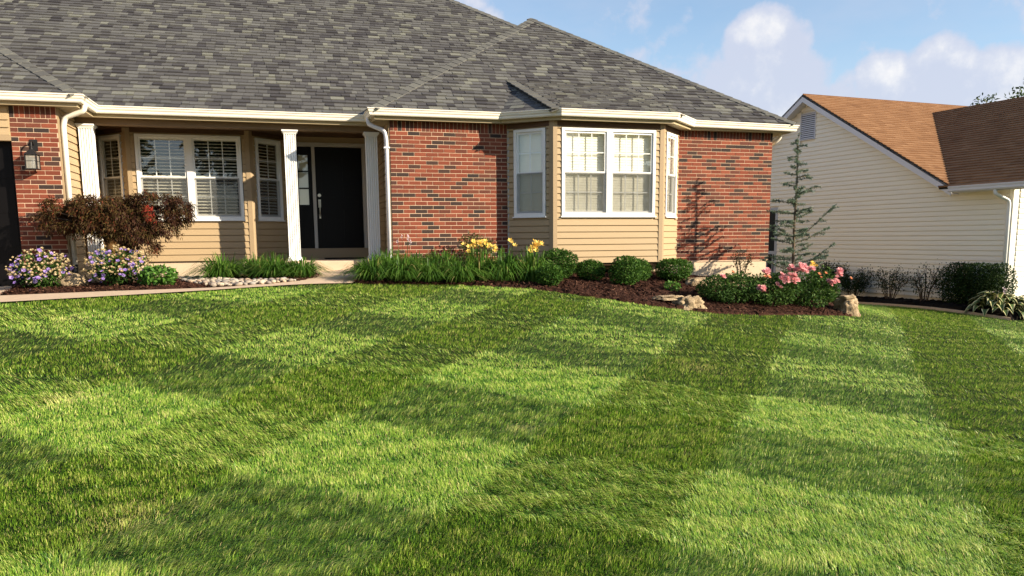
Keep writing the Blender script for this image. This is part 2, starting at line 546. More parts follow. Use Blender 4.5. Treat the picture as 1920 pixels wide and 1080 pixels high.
WALK_FRONT = [(-16, -2.62), (-5.22, -2.32), (-4.04, -2.13), (-2.73, -2.0), (-1.29, -1.78), (-.83, -1.66)]
WALK = [(-5.75, -2.33)] + WALK_FRONT[1:] + [(-.72, -1.3), (-.35, -.6), (-.17, .47), (-1.6, .47), (-1.38, .1), (-1.17, -.5), (-1.25, -.95), (-1.55, -1.42), (-2.0, -1.66), (-2.74, -1.74), (-4.04, -1.58), (-5.4, -1.62), (-5.75, -1.6)]
DRIVE = [(-12, -20), (-5.75, -20), (-5.75, -1.6), (-5.42, -1.6), (-5.50, -.9), (-5.62, -.21), (-12, -.21)]
BED_LEFT = [(-5.4, -1.60), (-4.04, -1.56), (-2.76, -1.72), (-3.1, -1.0), (-3.35, -.3), (-3.5, .6), (-3.5, 1.74), (-4.35, 1.74), (-4.85, 2.1), (-4.87, -.19), (-5.60, -.19), (-5.48, -.9)]
BED_GRASS = [(-3.5, 1.74), (-3.5, .6), (-3.35, -.3), (-3.1, -1.0), (-2.76, -1.72), (-2.0, -1.645), (-1.56, -1.40), (-1.27, -.94), (-1.19, -.5), (-1.40, .1), (-1.62, .47), (-1.75, .47), (-1.75, 1.74)]
BED_MAIN = [(-.83, -1.60), (.64, -1.88), (1.73, -2.38), (2.42, -2.78), (3.12, -3.08), (4.19, -3.18), (5.2, -3.05), (6.1, -2.78), (7.2, -2.55), (7.65, -2.2), (7.85, -1.4), (7.9, .5), (7.8, 2.0), (7.29, 2.0), (7.29, .03), (.02, .03), (.02, .45), (-.15, .45), (-.33, -.6), (-.70, -1.3)]
sheet('walkway', WALK, .25, .022, CONC)
sheet('driveway', DRIVE, .5, .018, CONC)
sheet('mulch_bed', BED_LEFT, .09, .030, MULCH, .012, seed=3)
sheet('mulch_bed', BED_GRASS, .09, .020, MULCH, .012, seed=4)
sheet('mulch_bed', BED_MAIN, .09, .032, MULCH, .014, seed=5)

# neighbour frame: s runs away from the near corner along its side wall, t points into its body
NA = R(-5.6)
NU = Vector((math.sin(NA), math.cos(NA), 0)); NTT = Vector((math.cos(NA), -math.sin(NA), 0))
N0 = Vector((13.395, .071, 0))
def npt(s, t, z=0.0):
    p = N0 + NU * s + NTT * t
    return Vector((p.x, p.y, z))
NBED = [tuple(npt(s, t)[:2]) for s, t in ((-.9, -1.05), (0, -1.2), (2, -1.25), (5, -1.2), (9, -1.2), (9, .05), (0, .05), (-.9, .3))]
sheet('black_mulch_bed', NBED, .14, .13, BLACKM, .018, seed=6)
edging = MB()
_ep = [(-.9, -1.08), (0, -1.23), (2, -1.28), (5, -1.23), (9, -1.23)]
for (s0, t0), (s1, t1) in zip(_ep, _ep[1:]):
    for j in range(6):
        a = npt(s0 + (s1 - s0) * j / 6, t0 + (t1 - t0) * j / 6); b = npt(s0 + (s1 - s0) * (j + 1) / 6, t0 + (t1 - t0) * (j + 1) / 6)
        za, zb = h(a.x, a.y), h(b.x, b.y)
        o = NTT * .03
        edging.add([(a.x, a.y, za - .05), (b.x, b.y, zb - .05), (b.x, b.y, zb + .06), (a.x, a.y, za + .06),
                    (a.x + o.x, a.y + o.y, za - .05), (b.x + o.x, b.y + o.y, zb - .05), (b.x + o.x, b.y + o.y, zb + .06), (a.x + o.x, a.y + o.y, za + .06)],
                   [(0, 3, 2, 1), (4, 5, 6, 7), (3, 7, 6, 2), (0, 1, 5, 4)])
tag(edging.build('bed_edging', CONC), 'low grey concrete edging strip along the black mulch bed', 'edging')

# ------------------------------------------------------------------ brick house
XA, W2, XR = 2.03, 5.305, 7.31
CRS = .0677
SOFZ = 2.40
house = empty('brick_house', (0, 0, 0), 'red brick ranch house with grey shingle roof, white porch columns and a bay window', 'house')

BRICK_MESH = {}
def brick_shade():
    return random.uniform(0, .70) if random.random() < .72 else random.uniform(.70, 1.0)
def brick_mesh(L, Hh, D, a):
    m = MB()
    m.box((-L / 2, 0, 0), (L / 2, D, Hh), a)
    return m.mesh('brick', BRICK)
FULL = [brick_mesh(.1925, .0577, .02, brick_shade()) for _ in range(36)]
SOLD = [brick_mesh(.0577, .19, .02, brick_shade()) for _ in range(14)]
ROWLIST = []
def brick_wall(x0, x1, y, rows, limit, z_top_sold=True):
    wall = MB().box((x0 + .001, y + .004, -.02), (x1 - .001, y + .11, SOFZ + .03)).build('brick_wall', MORTAR, house)
    rest = MB()
    made = 0
    todo = []
    for r in range(rows):
        z = 2.234 - (r + 1) * CRS + .005
        x = x0 - (.0 if r % 2 else .1015)
        if r % 2 == 0:
            x = x0 - .1015
        while x < x1 - .015:
            a = max(x, x0); b = min(x + .1925, x1)
            if b - a > .02:
                todo.append((a, b, z))
            x += .2025
    xs_ = x0
    while xs_ < x1 - .02:
        todo.insert(0, ('s', xs_, min(xs_ + .0577, x1)))
        xs_ += .0677
    for t in todo:
        dy = random.uniform(-.0022, .0012)
        if t[0] == 's':
            full = abs(t[2] - t[1] - .0577) < .002
            if made < limit and full:
                o = link('brick', random.choice(SOLD), wall)
                o.location = ((t[1] + t[2]) / 2, y + dy, 2.239)
                made += 1
            else:
                rest.box((t[1], y + dy, 2.239), (t[2], y + .02, 2.429), brick_shade())
            continue
        a, b, z = t
        full = abs(b - a - .1925) < .002
        if made < limit:
            me = random.choice(FULL) if full else brick_mesh(b - a, .0577, .02, brick_shade())
            o = link('brick', me, wall)
            o.location = ((a + b) / 2, y + dy, z + random.uniform(-.001, .001))
            o.rotation_euler = (0, random.uniform(-.004, .004), 0)
            made += 1
        else:
            rest.box((a, y + dy, z), (b, y + .02, z + .0577), brick_shade())
    if rest.v:
        rest.build('brick', BRICK, wall, kind='stuff')
    return wall
GXa, GXb, GY = -5.50, -4.89, -.203
brick_wall(GXa, GXb, GY, 34, 118)
brick_wall(0, XA, 0, 34, 182)
brick_wall(W2, XR, 0, 33, 0)

def boards(parent, p0, p1, z0, z1, e, holes=(), mat=SIDING, d=.024, zlist=None, top=None):
    """clapboards from p0 to p1 (left to right seen from outside), each its own object; holes (a0,a1,z0,z1); top(a)->max z"""
    p0 = Vector((*p0, 0)); p1 = Vector((*p1, 0))
    u = (p1 - p0); L = u.length; u.normalize()
    o = Vector((u.y, -u.x, 0))
    z = z0
    while z < z1 - .012:
        zt = min(z + e, z1)
        spans = [(0.0, L)]
        for a0, a1, b0, b1 in holes:
            if b0 < zt - .004 and b1 > z + .004:
                ns = []
                for s0, s1 in spans:
                    if a1 <= s0 or a0 >= s1:
                        ns.append((s0, s1)); continue
                    if a0 > s0: ns.append((s0, a0))
                    if a1 < s1: ns.append((a1, s1))
                spans = ns
        for s0, s1 in spans:
            if top is not None:
                lo, hi = top(zt)
                s0 = max(s0, lo); s1 = min(s1, hi)
            if s1 - s0 < .01:
                continue
            m = MB()
            tp = zt - z
            m.extrude([(0, 0), (d, 0), (d, .006), (d * .62, tp * .84), (d * .2, tp * .87), (.001, tp), (0, tp)], p0 + u * s0 + Vector((0, 0, z)), u, s1 - s0, o)
            m.build('siding_board', mat, parent)
        z += e

def wall_sheet(name, p0, p1, z0, z1, parent, mat=SIDING, th=.1):
    p0 = Vector((*p0, 0)); p1 = Vector((*p1, 0))
    u = (p1 - p0).normalized(); o = Vector((u.y, -u.x, 0))
    return MB().extrude([(-.001, z0), (-.001, z1), (-th, z1), (-th, z0)], p0, u, (p1 - p0).length, o).build(name, mat, parent)

def wall_with_hole(name, p0, p1, z0, z1, hole, parent, mat=SIDING, th=.08):
    p0 = Vector((*p0, 0)); p1 = Vector((*p1, 0))
    u = (p1 - p0).normalized(); o = Vector((u.y, -u.x, 0)); L = (p1 - p0).length
    a0, a1, b0, b1 = hole
    m = MB()
    for s0, s1, q0, q1 in ((0, a0, z0, z1), (a1, L, z0, z1), (a0, a1, z0, b0), (a0, a1, b1, z1)):
        if s1 - s0 > .001 and q1 - q0 > .001:
            m.extrude([(-.001, q0), (-.001, q1), (-th, q1), (-th, q0)], p0 + u * s0, u, s1 - s0, o)
    return m.build(name, mat, parent)

def window(p0, p1, a0, a1, z0, z1, units, cols, closed, label=None, frame_mat=WHITE):
    """double-hung window in the wall p0->p1, from a0 to a1 along it"""
    p0 = Vector((*p0, 0)); p1 = Vector((*p1, 0))
    u = (p1 - p0).normalized(); o = Vector((u.y, -u.x, 0)); up = Vector((0, 0, 1))
    Mx = Matrix.Identity(4)
    Mx.col[0][:3] = u; Mx.col[1][:3] = -o; Mx.col[2][:3] = up      # local y points INTO the house
    Mx.col[3][:3] = p0 + u * a0
    W = a1 - a0
    Cw = .048; F0 = -.036
    fr = MB()
    # outer frame: jambs butt between head and sill
    fr.box((0, F0, z0), (W, .06, z0 + .055), M=Mx); fr.box((-.02, F0 - .018, z0 - .022), (W + .02, .0, z0 - .001), M=Mx)
    fr.box((0, F0, z1 - Cw), (W, .06, z1), M=Mx)
    fr.box((0, F0, z0 + .055), (Cw, .06, z1 - Cw), M=Mx); fr.box((W - Cw, F0, z0 + .055), (W, .06, z1 - Cw), M=Mx)
    if units == 2:
        fr.box((W / 2 - .052, F0 + .004, z0 + .055), (W / 2 + .052, .06, z1 - Cw), M=Mx)
        spans = [(Cw, W / 2 - .052), (W / 2 + .052, W - Cw)]
    else:
        spans = [(Cw, W - Cw)]
    win = fr.build('window', frame_mat, house, label=label)
    zb0, zb1 = z0 + .055, z1 - Cw
    zm = (zb0 + zb1) / 2
    for s0, s1 in spans:
        for k, (b0, b1, dd) in enumerate(((zm - .018, zb1, -.012), (zb0, zm + .018, .014))):
            st = .034
            sm = MB()
            y0, y1 = dd, dd + .024
            sm.box((s0, y0, b0), (s1, y1, b0 + st), M=Mx); sm.box((s0, y0, b1 - st), (s1, y1, b1), M=Mx)
            sm.box((s0, y0, b0 + st), (s0 + st, y1, b1 - st), M=Mx); sm.box((s1 - st, y0, b0 + st), (s1, y1, b1 - st), M=Mx)
            sm.build('sash', frame_mat, win)
            g = MB()
            g.add([Mx @ Vector(q) for q in ((s0 + st, dd + .006, b0 + st), (s1 - st, dd + .006, b0 + st), (s1 - st, dd + .006, b1 - st), (s0 + st, dd + .006, b1 - st))], [(0, 1, 2, 3)])
            g.build('glass_pane', GLASS, win)
            iw = s1 - s0 - 2 * st; ih = b1 - b0 - 2 * st
            for c in range(1, cols):
                xx = s0 + st + iw * c / cols
                MB().box((xx - .009, dd + .010, b0 + st), (xx + .009, dd + .018, b1 - st), M=Mx).build('muntin', frame_mat, win)
            MB().box((s0 + st, dd + .0115, b0 + st + ih / 2 - .009), (s1 - st, dd + .0165, b0 + st + ih / 2 + .009), M=Mx).build('muntin', frame_mat, win)
        sc = MB()
        sc.add([Mx @ Vector(q) for q in ((s0 + .008, -.018, zb0 + .004), (s1 - .008, -.018, zb0 + .004), (s1 - .008, -.018, zm), (s0 + .008, -.018, zm))], [(0, 1, 2, 3)])
        sc.build('insect_screen', SCREEN, win)
        # blinds
        bl = MB()
        zz = zb1 - .035
        ang = R(76) if closed else R(24)
        dpt = .052 if closed else .046
        pit = .044 if closed else .056
        while zz > zb0 + .01:
            cy = .075
            dy = math.cos(ang) * dpt / 2; dz = math.sin(ang) * dpt / 2
            bl.add([Mx @ Vector(q) for q in ((s0 + .008, cy - dy, zz - dz), (s1 - .008, cy - dy, zz - dz), (s1 - .008, cy + dy, zz + dz), (s0 + .008, cy + dy, zz + dz),
                                              (s0 + .008, cy - dy, zz - dz + .003), (s1 - .008, cy - dy, zz - dz + .003), (s1 - .008, cy + dy, zz + dz + .003), (s0 + .008, cy + dy, zz + dz + .003))],
                   [(0, 3, 2, 1), (4, 5, 6, 7), (0, 1, 5, 4), (2, 3, 7, 6)])
            zz -= pit
        bl.box((s0 + .004, .048, zb1 - .035), (s1 - .004, .105, zb1 - .002), M=Mx)
        bl.build('blind', BLIND, win, kind='stuff')
        bk = MB()
        bk.add([Mx @ Vector(q) for q in ((s0 - .05, .32, zb0 - .05), (s1 + .05, .32, zb0 - .05), (s1 + .05, .32, zb1 + .05), (s0 - .05, .32, zb1 + .05))], [(0, 1, 2, 3)])
        bk.build('dark_backing', DARK, win)  # near-black sheet stands in for the darkness of the room
    return win

def corner_post(x, y, z0, z1, w=.075, ang=0):
    m = MB()
    Mx = Matrix.Translation((x, y, 0)) @ Matrix.Rotation(ang, 4, 'Z')
    m.box((-w, -.021, z0), (w, .03, z1), M=Mx)
    return m

# bay window on the front wall -------------------------------------------------
def bay(xl, xr, yb, q, zb, label_side, closed, e=.108, posts=True, zfl=None):
    B = [(xl, yb), (xl + q, yb - q), (xr - q, yb - q), (xr, yb)]
    Ld = q * math.sqrt(2)
    wz0, wz1 = .82, 2.29
    names = (('left', 1, 2), ('front', 2, 3), ('right', 1, 2))
    for i in range(3):
        p0, p1 = B[i], B[i + 1]
        L = (Vector(p1) - Vector(p0)).length
        if i == 1:
            a0 = (L - 1.737) / 2; a1 = a0 + 1.737; units, cols = 2, 3
        else:
            a0 = (L - .607) / 2; a1 = a0 + .607; units, cols = 1, 2
        hole = (a0 - .012, a1 + .012, wz0 - .024, wz1 + .004)
        wl_ = wall_with_hole('siding_wall', p0, p1, zb, SOFZ + .02, hole, house)
        hole2 = (a0 - .012, a1 + .012, wz0 - .03, wz1 + .006)
        m0 = .05
        v0 = Vector(p0); v1 = Vector(p1); un = (v1 - v0).normalized()
        ca, cb = (0.0 if i == 0 else m0), (0.0 if i == 2 else m0)
        q0 = v0 + un * ca; q1 = v1 - un * cb
        boards(wl_, tuple(q0), tuple(q1), zb + .004, SOFZ, e, [(hole2[0] - ca, hole2[1] - ca, hole2[2], hole2[3])])
        window(p0, p1, a0, a1, wz0, wz1, units, cols, closed)
    for i in range(3):
        v0 = Vector((*B[i], 0)); v1 = Vector((*B[i + 1], 0)); un = (v1 - v0).normalized(); on = Vector((un.y, -un.x, 0))
        MB().extrude([(.0245, 2.315), (.0275, 2.315), (.0275, SOFZ - .001), (.0245, SOFZ - .001)], v0 + un * (.055 if i else .01), un, (v1 - v0).length - (.11 if i == 1 else .065), on).build('eave_shade_strip', BROWNP, house)  # dark brown strip paints the eave shadow above the windows
    for (x, y), s in ((B[1], 1), (B[2], -1)):
        # two leaves of an angled corner trim
        t1 = MB()
        d0 = Vector((-1, 1, 0)).normalized() if s == 1 else Vector((1, 1, 0)).normalized()
        d1 = Vector((1, 0, 0)) if s == 1 else Vector((-1, 0, 0))
        n0 = Vector((-1, -1, 0)).normalized() if s == 1 else Vector((1, -1, 0)).normalized()
        n1 = Vector((0, -1, 0))
        c = Vector((x, y, 0))
        bis = (n0 + n1).normalized() * (.030 / math.cos(R(22.5)))
        pts = [c + bis, c + d1 * .062 + n1 * .030, c + d1 * .062 - n1 * .01, c - bis * .5, c + d0 * .062 - n0 * .01, c + d0 * .062 + n0 * .030]
        if s == -1:
            pts = pts[::-1]
        t1.prism([(p.x, p.y) for p in pts], zb - .012, SOFZ + .005)
        t1.build('corner_trim', TRIM, house)
    return B
BAYF = bay(XA, W2, 0.0, .625, .01, 'front', True)
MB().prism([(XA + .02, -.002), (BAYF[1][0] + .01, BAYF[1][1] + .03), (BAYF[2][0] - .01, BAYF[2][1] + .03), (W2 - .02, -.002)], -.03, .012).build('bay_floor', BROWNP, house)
# trim where siding meets brick
MB().box((XA - .004, -.030, -.02), (XA + .022, .02, SOFZ)).build('corner_trim', GREYPAINT, house)
MB().box((W2 - .020, -.022, -.02), (W2 + .004, .02, SOFZ)).build('corner_trim', TRIM, house)
# porch bay
PBY = 2.375
BAYP = bay(-4.94, -1.69, PBY, .625, .085, 'porch', False, e=.115)
fp = MB()
fp.prism([(-4.95, 2.40), (-4.94, PBY + .025), (-4.315, 1.775), (-2.315, 1.775), (-1.69, PBY + .025), (-1.68, 2.40)], -.6, .086)
fp.build('foundation', FOUND, house)

# foundations under the brick
MB().box((W2 - .4, .022, -1.2), (XR - .03, .3, -.021)).build('foundation', FOUND, house)
MB().box((XA - .2, .024, -1.2), (W2 - .401, .3, -.022)).build('foundation', FOUND, house)
MB().box((.01, .022, -.6), (XA - .201, .3, -.021)).build('foundation', FOUND, house)
MB().box((GXa + .01, GY + .02, -.6), (GXb - .01, .3, -.021)).build('foundation', FOUND, house)
# plain right and rear walls of the body
wall_sheet('siding_wall', (XR, .111), (XR, 13.0), -.02, SOFZ + .03, house)
wall_sheet('siding_wall', (XR, 13.0), (-12.0, 13.0), -.02, SOFZ + .03, house)
MB().box((XR - .3, .301, -1.3), (XR - .03, 13, -.021)).build('foundation', FOUND, house)
# porch side walls with their boards
ws = wall_sheet('siding_wall', (0.0, PBY), (0.0, .111), -.05, SOFZ + .02, house)
ws.location.x = .002
boards(ws, (-.002, PBY - .02), (-.002, .02), .09, SOFZ, .115)
MB().box((-.022, .012, -.02), (-.001, .10, SOFZ)).build('corner_trim', TRIM, house)
ws = wall_sheet('siding_wall', (GXb, GY + .111), (GXb, PBY), -.25, SOFZ + .02, house)
boards(ws, (GXb, GY + .12), (GXb, PBY - .01), -.2, SOFZ, .115)
MB().box((GXb + .001, GY + .013, -.2), (GXb + .020, GY + .118, SOFZ)).build('corner_trim', TRIM, house)
# porch back wall round the door
DX0, DXM0, DXM1, DX1 = -1.53, -1.205, -1.145, -.255
ws = wall_with_hole('siding_wall', (-1.69, PBY), (0.0, PBY), .085, SOFZ + .02, (-1.60 + 1.69, -.19 + 1.69, .085, 2.29), house)
boards(ws, (-1.68, PBY), (-.02, PBY), .09, SOFZ, .115, [(.075, 1.495, .0, 2.295)])
# porch floor, step and door
ps = MB().box((-1.78, .45, -.35), (-.002, PBY - .002, .088)).build('porch_slab', CONC, house)
bevel(ps, .012, 2)
MB().box((-1.60, PBY - .09, .0885), (-.19, PBY + .1, .285)).build('door_step', TRIM, house)
dk = MB()
dk.box((-1.60, PBY + .9, .2), (-.19, PBY + .95, 2.4))
dk.build('dark_backing', DARK, house)  # near-black sheet behind the door, painted indoor darkness
fr = MB()
fr.box((-1.60, PBY - .025, 2.215), (-.19, PBY + .09, 2.288))
fr.box((-1.60, PBY - .022, .286), (-1.535, PBY + .09, 2.214)); fr.box((DXM0, PBY - .022, .286), (DXM1, PBY + .09, 2.214)); fr.box((DX1, PBY - .022, .286), (-.19, PBY + .09, 2.214))
doorframe = fr.build('door_frame', mat_plain('door_frame_paint', (.50, .47, .42), .4, .4, .05, 4), house)
door = MB().box((DXM1 + .004, PBY + .03, .29), (DX1 - .004, PBY + .075, 2.21)).build('front_door', DOOR, house)
for px0, px1, pz0, pz1 in ((-1.05, -.75, 1.25, 2.05), (-.65, -.35, 1.25, 2.05), (-1.05, -.75, .45, 1.05), (-.65, -.35, .45, 1.05)):
    m = MB()
    for k, (i, d) in enumerate(((0, .03), (.02, .022))):
        m.box((px0 + i, PBY + d, pz0 + i), (px1 - i, PBY + .0299, pz1 - i))
    m.build('door_panel', DOOR, door)
hd = MB()
hd.tube([(-1.085, PBY + .03, 1.30), (-1.085, PBY - .004, 1.30)], .032, 14)
hd.build('deadbolt', METAL, door, smooth=False)
hd = MB()
hd.box((-1.108, PBY + .018, 1.07), (-1.062, PBY + .029, 1.22))
hd.tube([(-1.085, PBY + .02, 1.19), (-1.085, PBY - .03, 1.19), (-1.085, PBY - .045, 1.14), (-1.085, PBY - .045, .99), (-1.085, PBY - .02, .92), (-1.085, PBY + .02, .90)], .011, 8)
hd.box((-1.10, PBY + .018, .86), (-1.07, PBY + .029, .94))
hd.build('handle', METAL, door)
sl = MB()
sx0, sx1 = -1.53, DXM0 - .004
sl.box((sx0, PBY + .03, .29), (sx1, PBY + .07, 1.12)); sl.box((sx0, PBY + .03, 2.06), (sx1, PBY + .07, 2.21))
sl.box((sx0, PBY + .03, 1.1201), (sx0 + .07, PBY + .07, 2.0599)); sl.box((sx1 - .07, PBY + .03, 1.1201), (sx1, PBY + .07, 2.0599))
sl.box((sx0 + .07, PBY + .032, 1.42), (sx1 - .07, PBY + .068, 1.445)); sl.box((sx0 + .07, PBY + .032, 1.74), (sx1 - .07, PBY + .068, 1.765))
side = sl.build('sidelight', DOOR, house)
for z0, z1 in ((1.12, 1.42), (1.445, 1.74), (1.765, 2.06)):
    MB().add([(sx0 + .07, PBY + .05, z0), (sx1 - .07, PBY + .05, z0), (sx1 - .07, PBY + .05, z1), (sx0 + .07, PBY + .05, z1)], [(0, 1, 2, 3)]).build('glass_pane', GLASS, side)
cur = MB()
nfold = 26
for k in range(nfold):
    xa = sx0 + .06 + (sx1 - sx0 - .12) * k / nfold; xb = sx0 + .06 + (sx1 - sx0 - .12) * (k + 1) / nfold
    ya = PBY + .09 + (.012 if k % 2 else 0); yb = PBY + .09 + (0 if k % 2 else .012)
    cur.add([(xa, ya, 1.1), (xb, yb, 1.1), (xb, yb, 2.07), (xa, ya, 2.07)], [(0, 1, 2, 3)])
cur.build('curtain', BLIND, side)
# number plaque, half hidden behind the column
pl = MB()
for k in range(3):
    pl.box((-1.665 + .002, PBY - .030, 1.30 + k * .17), (-1.605, PBY - .0145, 1.455 + k * .17))
pl.build('number_plaque', BLACK, house)

MB().box((GXb + .025, .975, SOFZ - .008), (-.03, PBY - .03, SOFZ - .001)).build('porch_bounce_panel', BROWNP, house)  # unseen dark panel added to cut bounced light in the porch
# porch beam and columns
MB().box((GXb + .001, .77, 2.305), (-.003, .97, SOFZ + .01)).build('porch_beam', mat_plain('shaded_beam_tan', (.20, .135, .08), .6, .2, .06, 4), house)  # tan trim colour darkened for the shade under the porch roof
def column(x, y, z0):
    c = MB()
    w = .0975
    n = 5
    prof = []
    def side(p, d, nrm):
        pts = [p]
        L = 2 * w
        fw = L * .72 / n; gap = (L - n * fw) / (n + 1)
        s = gap
        for k in range(n):
            pts += [p + d * s, p + d * (s + fw * .25) - nrm * .014, p + d * (s + fw * .75) - nrm * .014, p + d * (s + fw)]
            s += fw + gap
        return pts
    V2 = Vector
    poly = side(V2((-w, -w)), V2((1, 0)), V2((0, -1))) + side(V2((w, -w)), V2((0, 1)), V2((1, 0))) + side(V2((w, w)), V2((-1, 0)), V2((0, 1))) + side(V2((-w, w)), V2((0, -1)), V2((-1, 0)))
    c.prism([(x + p.x, y + p.y) for p in poly], z0 + .065, 2.235)
    o = c.build('column', WHITE, house)
    b = MB()
    for zz0, zz1, ww in ((z0, z0 + .035, .128), (z0 + .0351, z0 + .065, .113)):
        b.box((x - ww, y - ww, zz0), (x + ww, y + ww, zz1))
    bevel(b.build('base', WHITE, o), .006, 2)
    b = MB()
    for zz0, zz1, ww in ((2.2351, 2.255, .105), (2.2551, 2.275, .118), (2.2751, 2.3045, .135)):
        b.box((x - ww, y - ww, zz0), (x + ww, y + ww, zz1))
    bevel(b.build('capital', WHITE, o), .005, 2)
    return o
column(-4.735, .87, .07)
column(-1.60, .87, .088)
column(-.222, .87, .088)
MB().box((-4.88, .72, -.4), (-4.57, 1.02, .0695)).build('column_pier', FOUND, house)

# garage opening, header and door ---------------------------------------------
gw = wall_sheet('siding_wall', (-12, GY), (GXa - .001, GY), 1.93, SOFZ + .02, house)
boards(gw, (-12, GY), (GXa - .015, GY), 1.985, SOFZ, .108)
MB().box((-12, GY - .028, 1.905), (GXa - .002, GY + .10, 1.983)).build('door_trim', TRIM, house)
gd = MB().box((-10.4, GY + .14, -.25), (GXa - .004, GY + .19, 1.96)).build('garage_door', DOOR, house)
for k in range(4):
    for j in range(8):
        x1 = GXa - .06 - j * .6
        MB().box((x1 - .5, GY + .132, -.12 + k * .50), (x1, GY + .1399, .30 + k * .50)).build('door_panel', DOOR, gd)
MB().box((-10.5, GY + .2, -.3), (-10.4, 6, 2.4)).build('garage_wall', DARK, house)
MB().box((-12, GY, -.3), (-10.41, GY + .1, 1.92)).build('brick_wall', MORTAR, house)

# eaves: soffit, fascia, gutter --------------------------------------------------
EAVE = [(-12, -.36), (-4.57, -.36), (-4.57, .61), (-.27, .61), (-.27, -.16), (1.88, -.16), (2.74, -.80), (4.80, -.80), (5.48, -.16), (7.59, -.16), (7.59, 13.2)]
EZ = 2.56
so = MB()
poly = EAVE + [(-12, 13.2)]
so.v = [(x, y, SOFZ) for x, y in poly]; so.f = [tuple(range(len(poly)))]; so.a = [0] * len(poly)
so.build('soffit', SOFFIT, house)
def eave_sweep(path, prof, name, mat, drops=None):
    n = len(path)
    P = [Vector(p) for p in path]
    nrm = []
    for i in range(n - 1):
        d = (P[i + 1] - P[i]).normalized()
        nrm.append(Vector((d.y, -d.x)))
    off = []
    for i in range(n):
        if i == 0: m = nrm[0]
        elif i == n - 1: m = nrm[-1]
        else:
            m = (nrm[i - 1] + nrm[i]); m = m / (1 + nrm[i - 1].dot(nrm[i]))
        off.append(m)
    k = len(prof)
    for i in range(n - 1):
        m = MB()
        vs = []
        for j in (i, i + 1):
            dz = drops.get(j, 0) if drops else 0
            for o, z in prof:
                q = P[j] + off[j] * o
                vs.append((q.x, q.y, EZ + z + dz))
        fs = [(a, (a + 1) % k, k + (a + 1) % k, k + a) for a in range(k)]
        fs += [tuple(range(k - 1, -1, -1)), tuple(range(k, 2 * k))]
        m.add(vs, fs)
        m.build(name, mat, house)
eave_sweep(EAVE, [(0, -.168), (0, .005), (-.02, .005), (-.02, -.168)], 'fascia', SOFFIT)
GPROF = [(.002, -.115), (.070, -.115), (.080, -.100), (.082, -.070), (.096, -.052), (.100, -.022), (.112, -.018), (.112, 0), (.100, 0), (.098, -.012), (.002, -.012)]
eave_sweep(EAVE, GPROF, 'gutter', GUTTER, {8: -.006, 9: -.03, 10: -.03})

def rect_spout(pts, name='downspout', mat=WHITE, parent=house, w=.035):
    return MB().tube(pts, w, 4, flat=1.0).build(name, mat, parent)
def arc(pts, n=5):
    """round the corners of a polyline"""
    pts = [Vector(p) for p in pts]
    out = [pts[0]]
    for i in range(1, len(pts) - 1):
        a, b, c = pts[i - 1], pts[i], pts[i + 1]
        r = min((a - b).length, (c - b).length) * .42
        p = b + (a - b).normalized() * r; q = b + (c - b).normalized() * r
        for k in range(n + 1):
            t = k / n
            out.append(p.lerp(b, t).lerp(b.lerp(q, t), t))
    out.append(pts[-1])
    return out
def spout(pts, mat, parent, w=.045, strap=()):
    o = MB().tube(arc(pts), w, 8, flat=.85).build('downspout', mat, parent, smooth=True)
    for z, x, y in strap:
        MB().box((x - .05, y - .045, z), (x + .05, y + .045, z + .025)).build('strap', mat, o)
    return o
spout([(-4.50, -.20, 2.46), (-4.52, -.20, 2.36), (-4.79, -.14, 2.27), (-4.825, -.13, 2.15), (-4.825, -.13, .08)], GUTTER, house)
spout([(-4.825, -.13, .10), (-4.825, -.14, -.02), (-4.80, -.22, -.10), (-4.66, -.40, -.16)], BLACK, house, .052)
spout([(-.325, .22, 2.46), (-.325, .22, 2.36), (-.075, .07, 2.24), (-.055, .04, 2.10), (-.055, .04, -.05)], NFASCIA, house, .042, ((1.95, -.055, .04), (.14, -.055, .04)))
spout([(7.52, .06, 2.46), (7.52, .06, 2.33), (7.44, .12, 2.24), (7.37, .55, 2.16), (7.362, .60, 2.0), (7.362, .60, -.3)], GUTTER, house, .042)

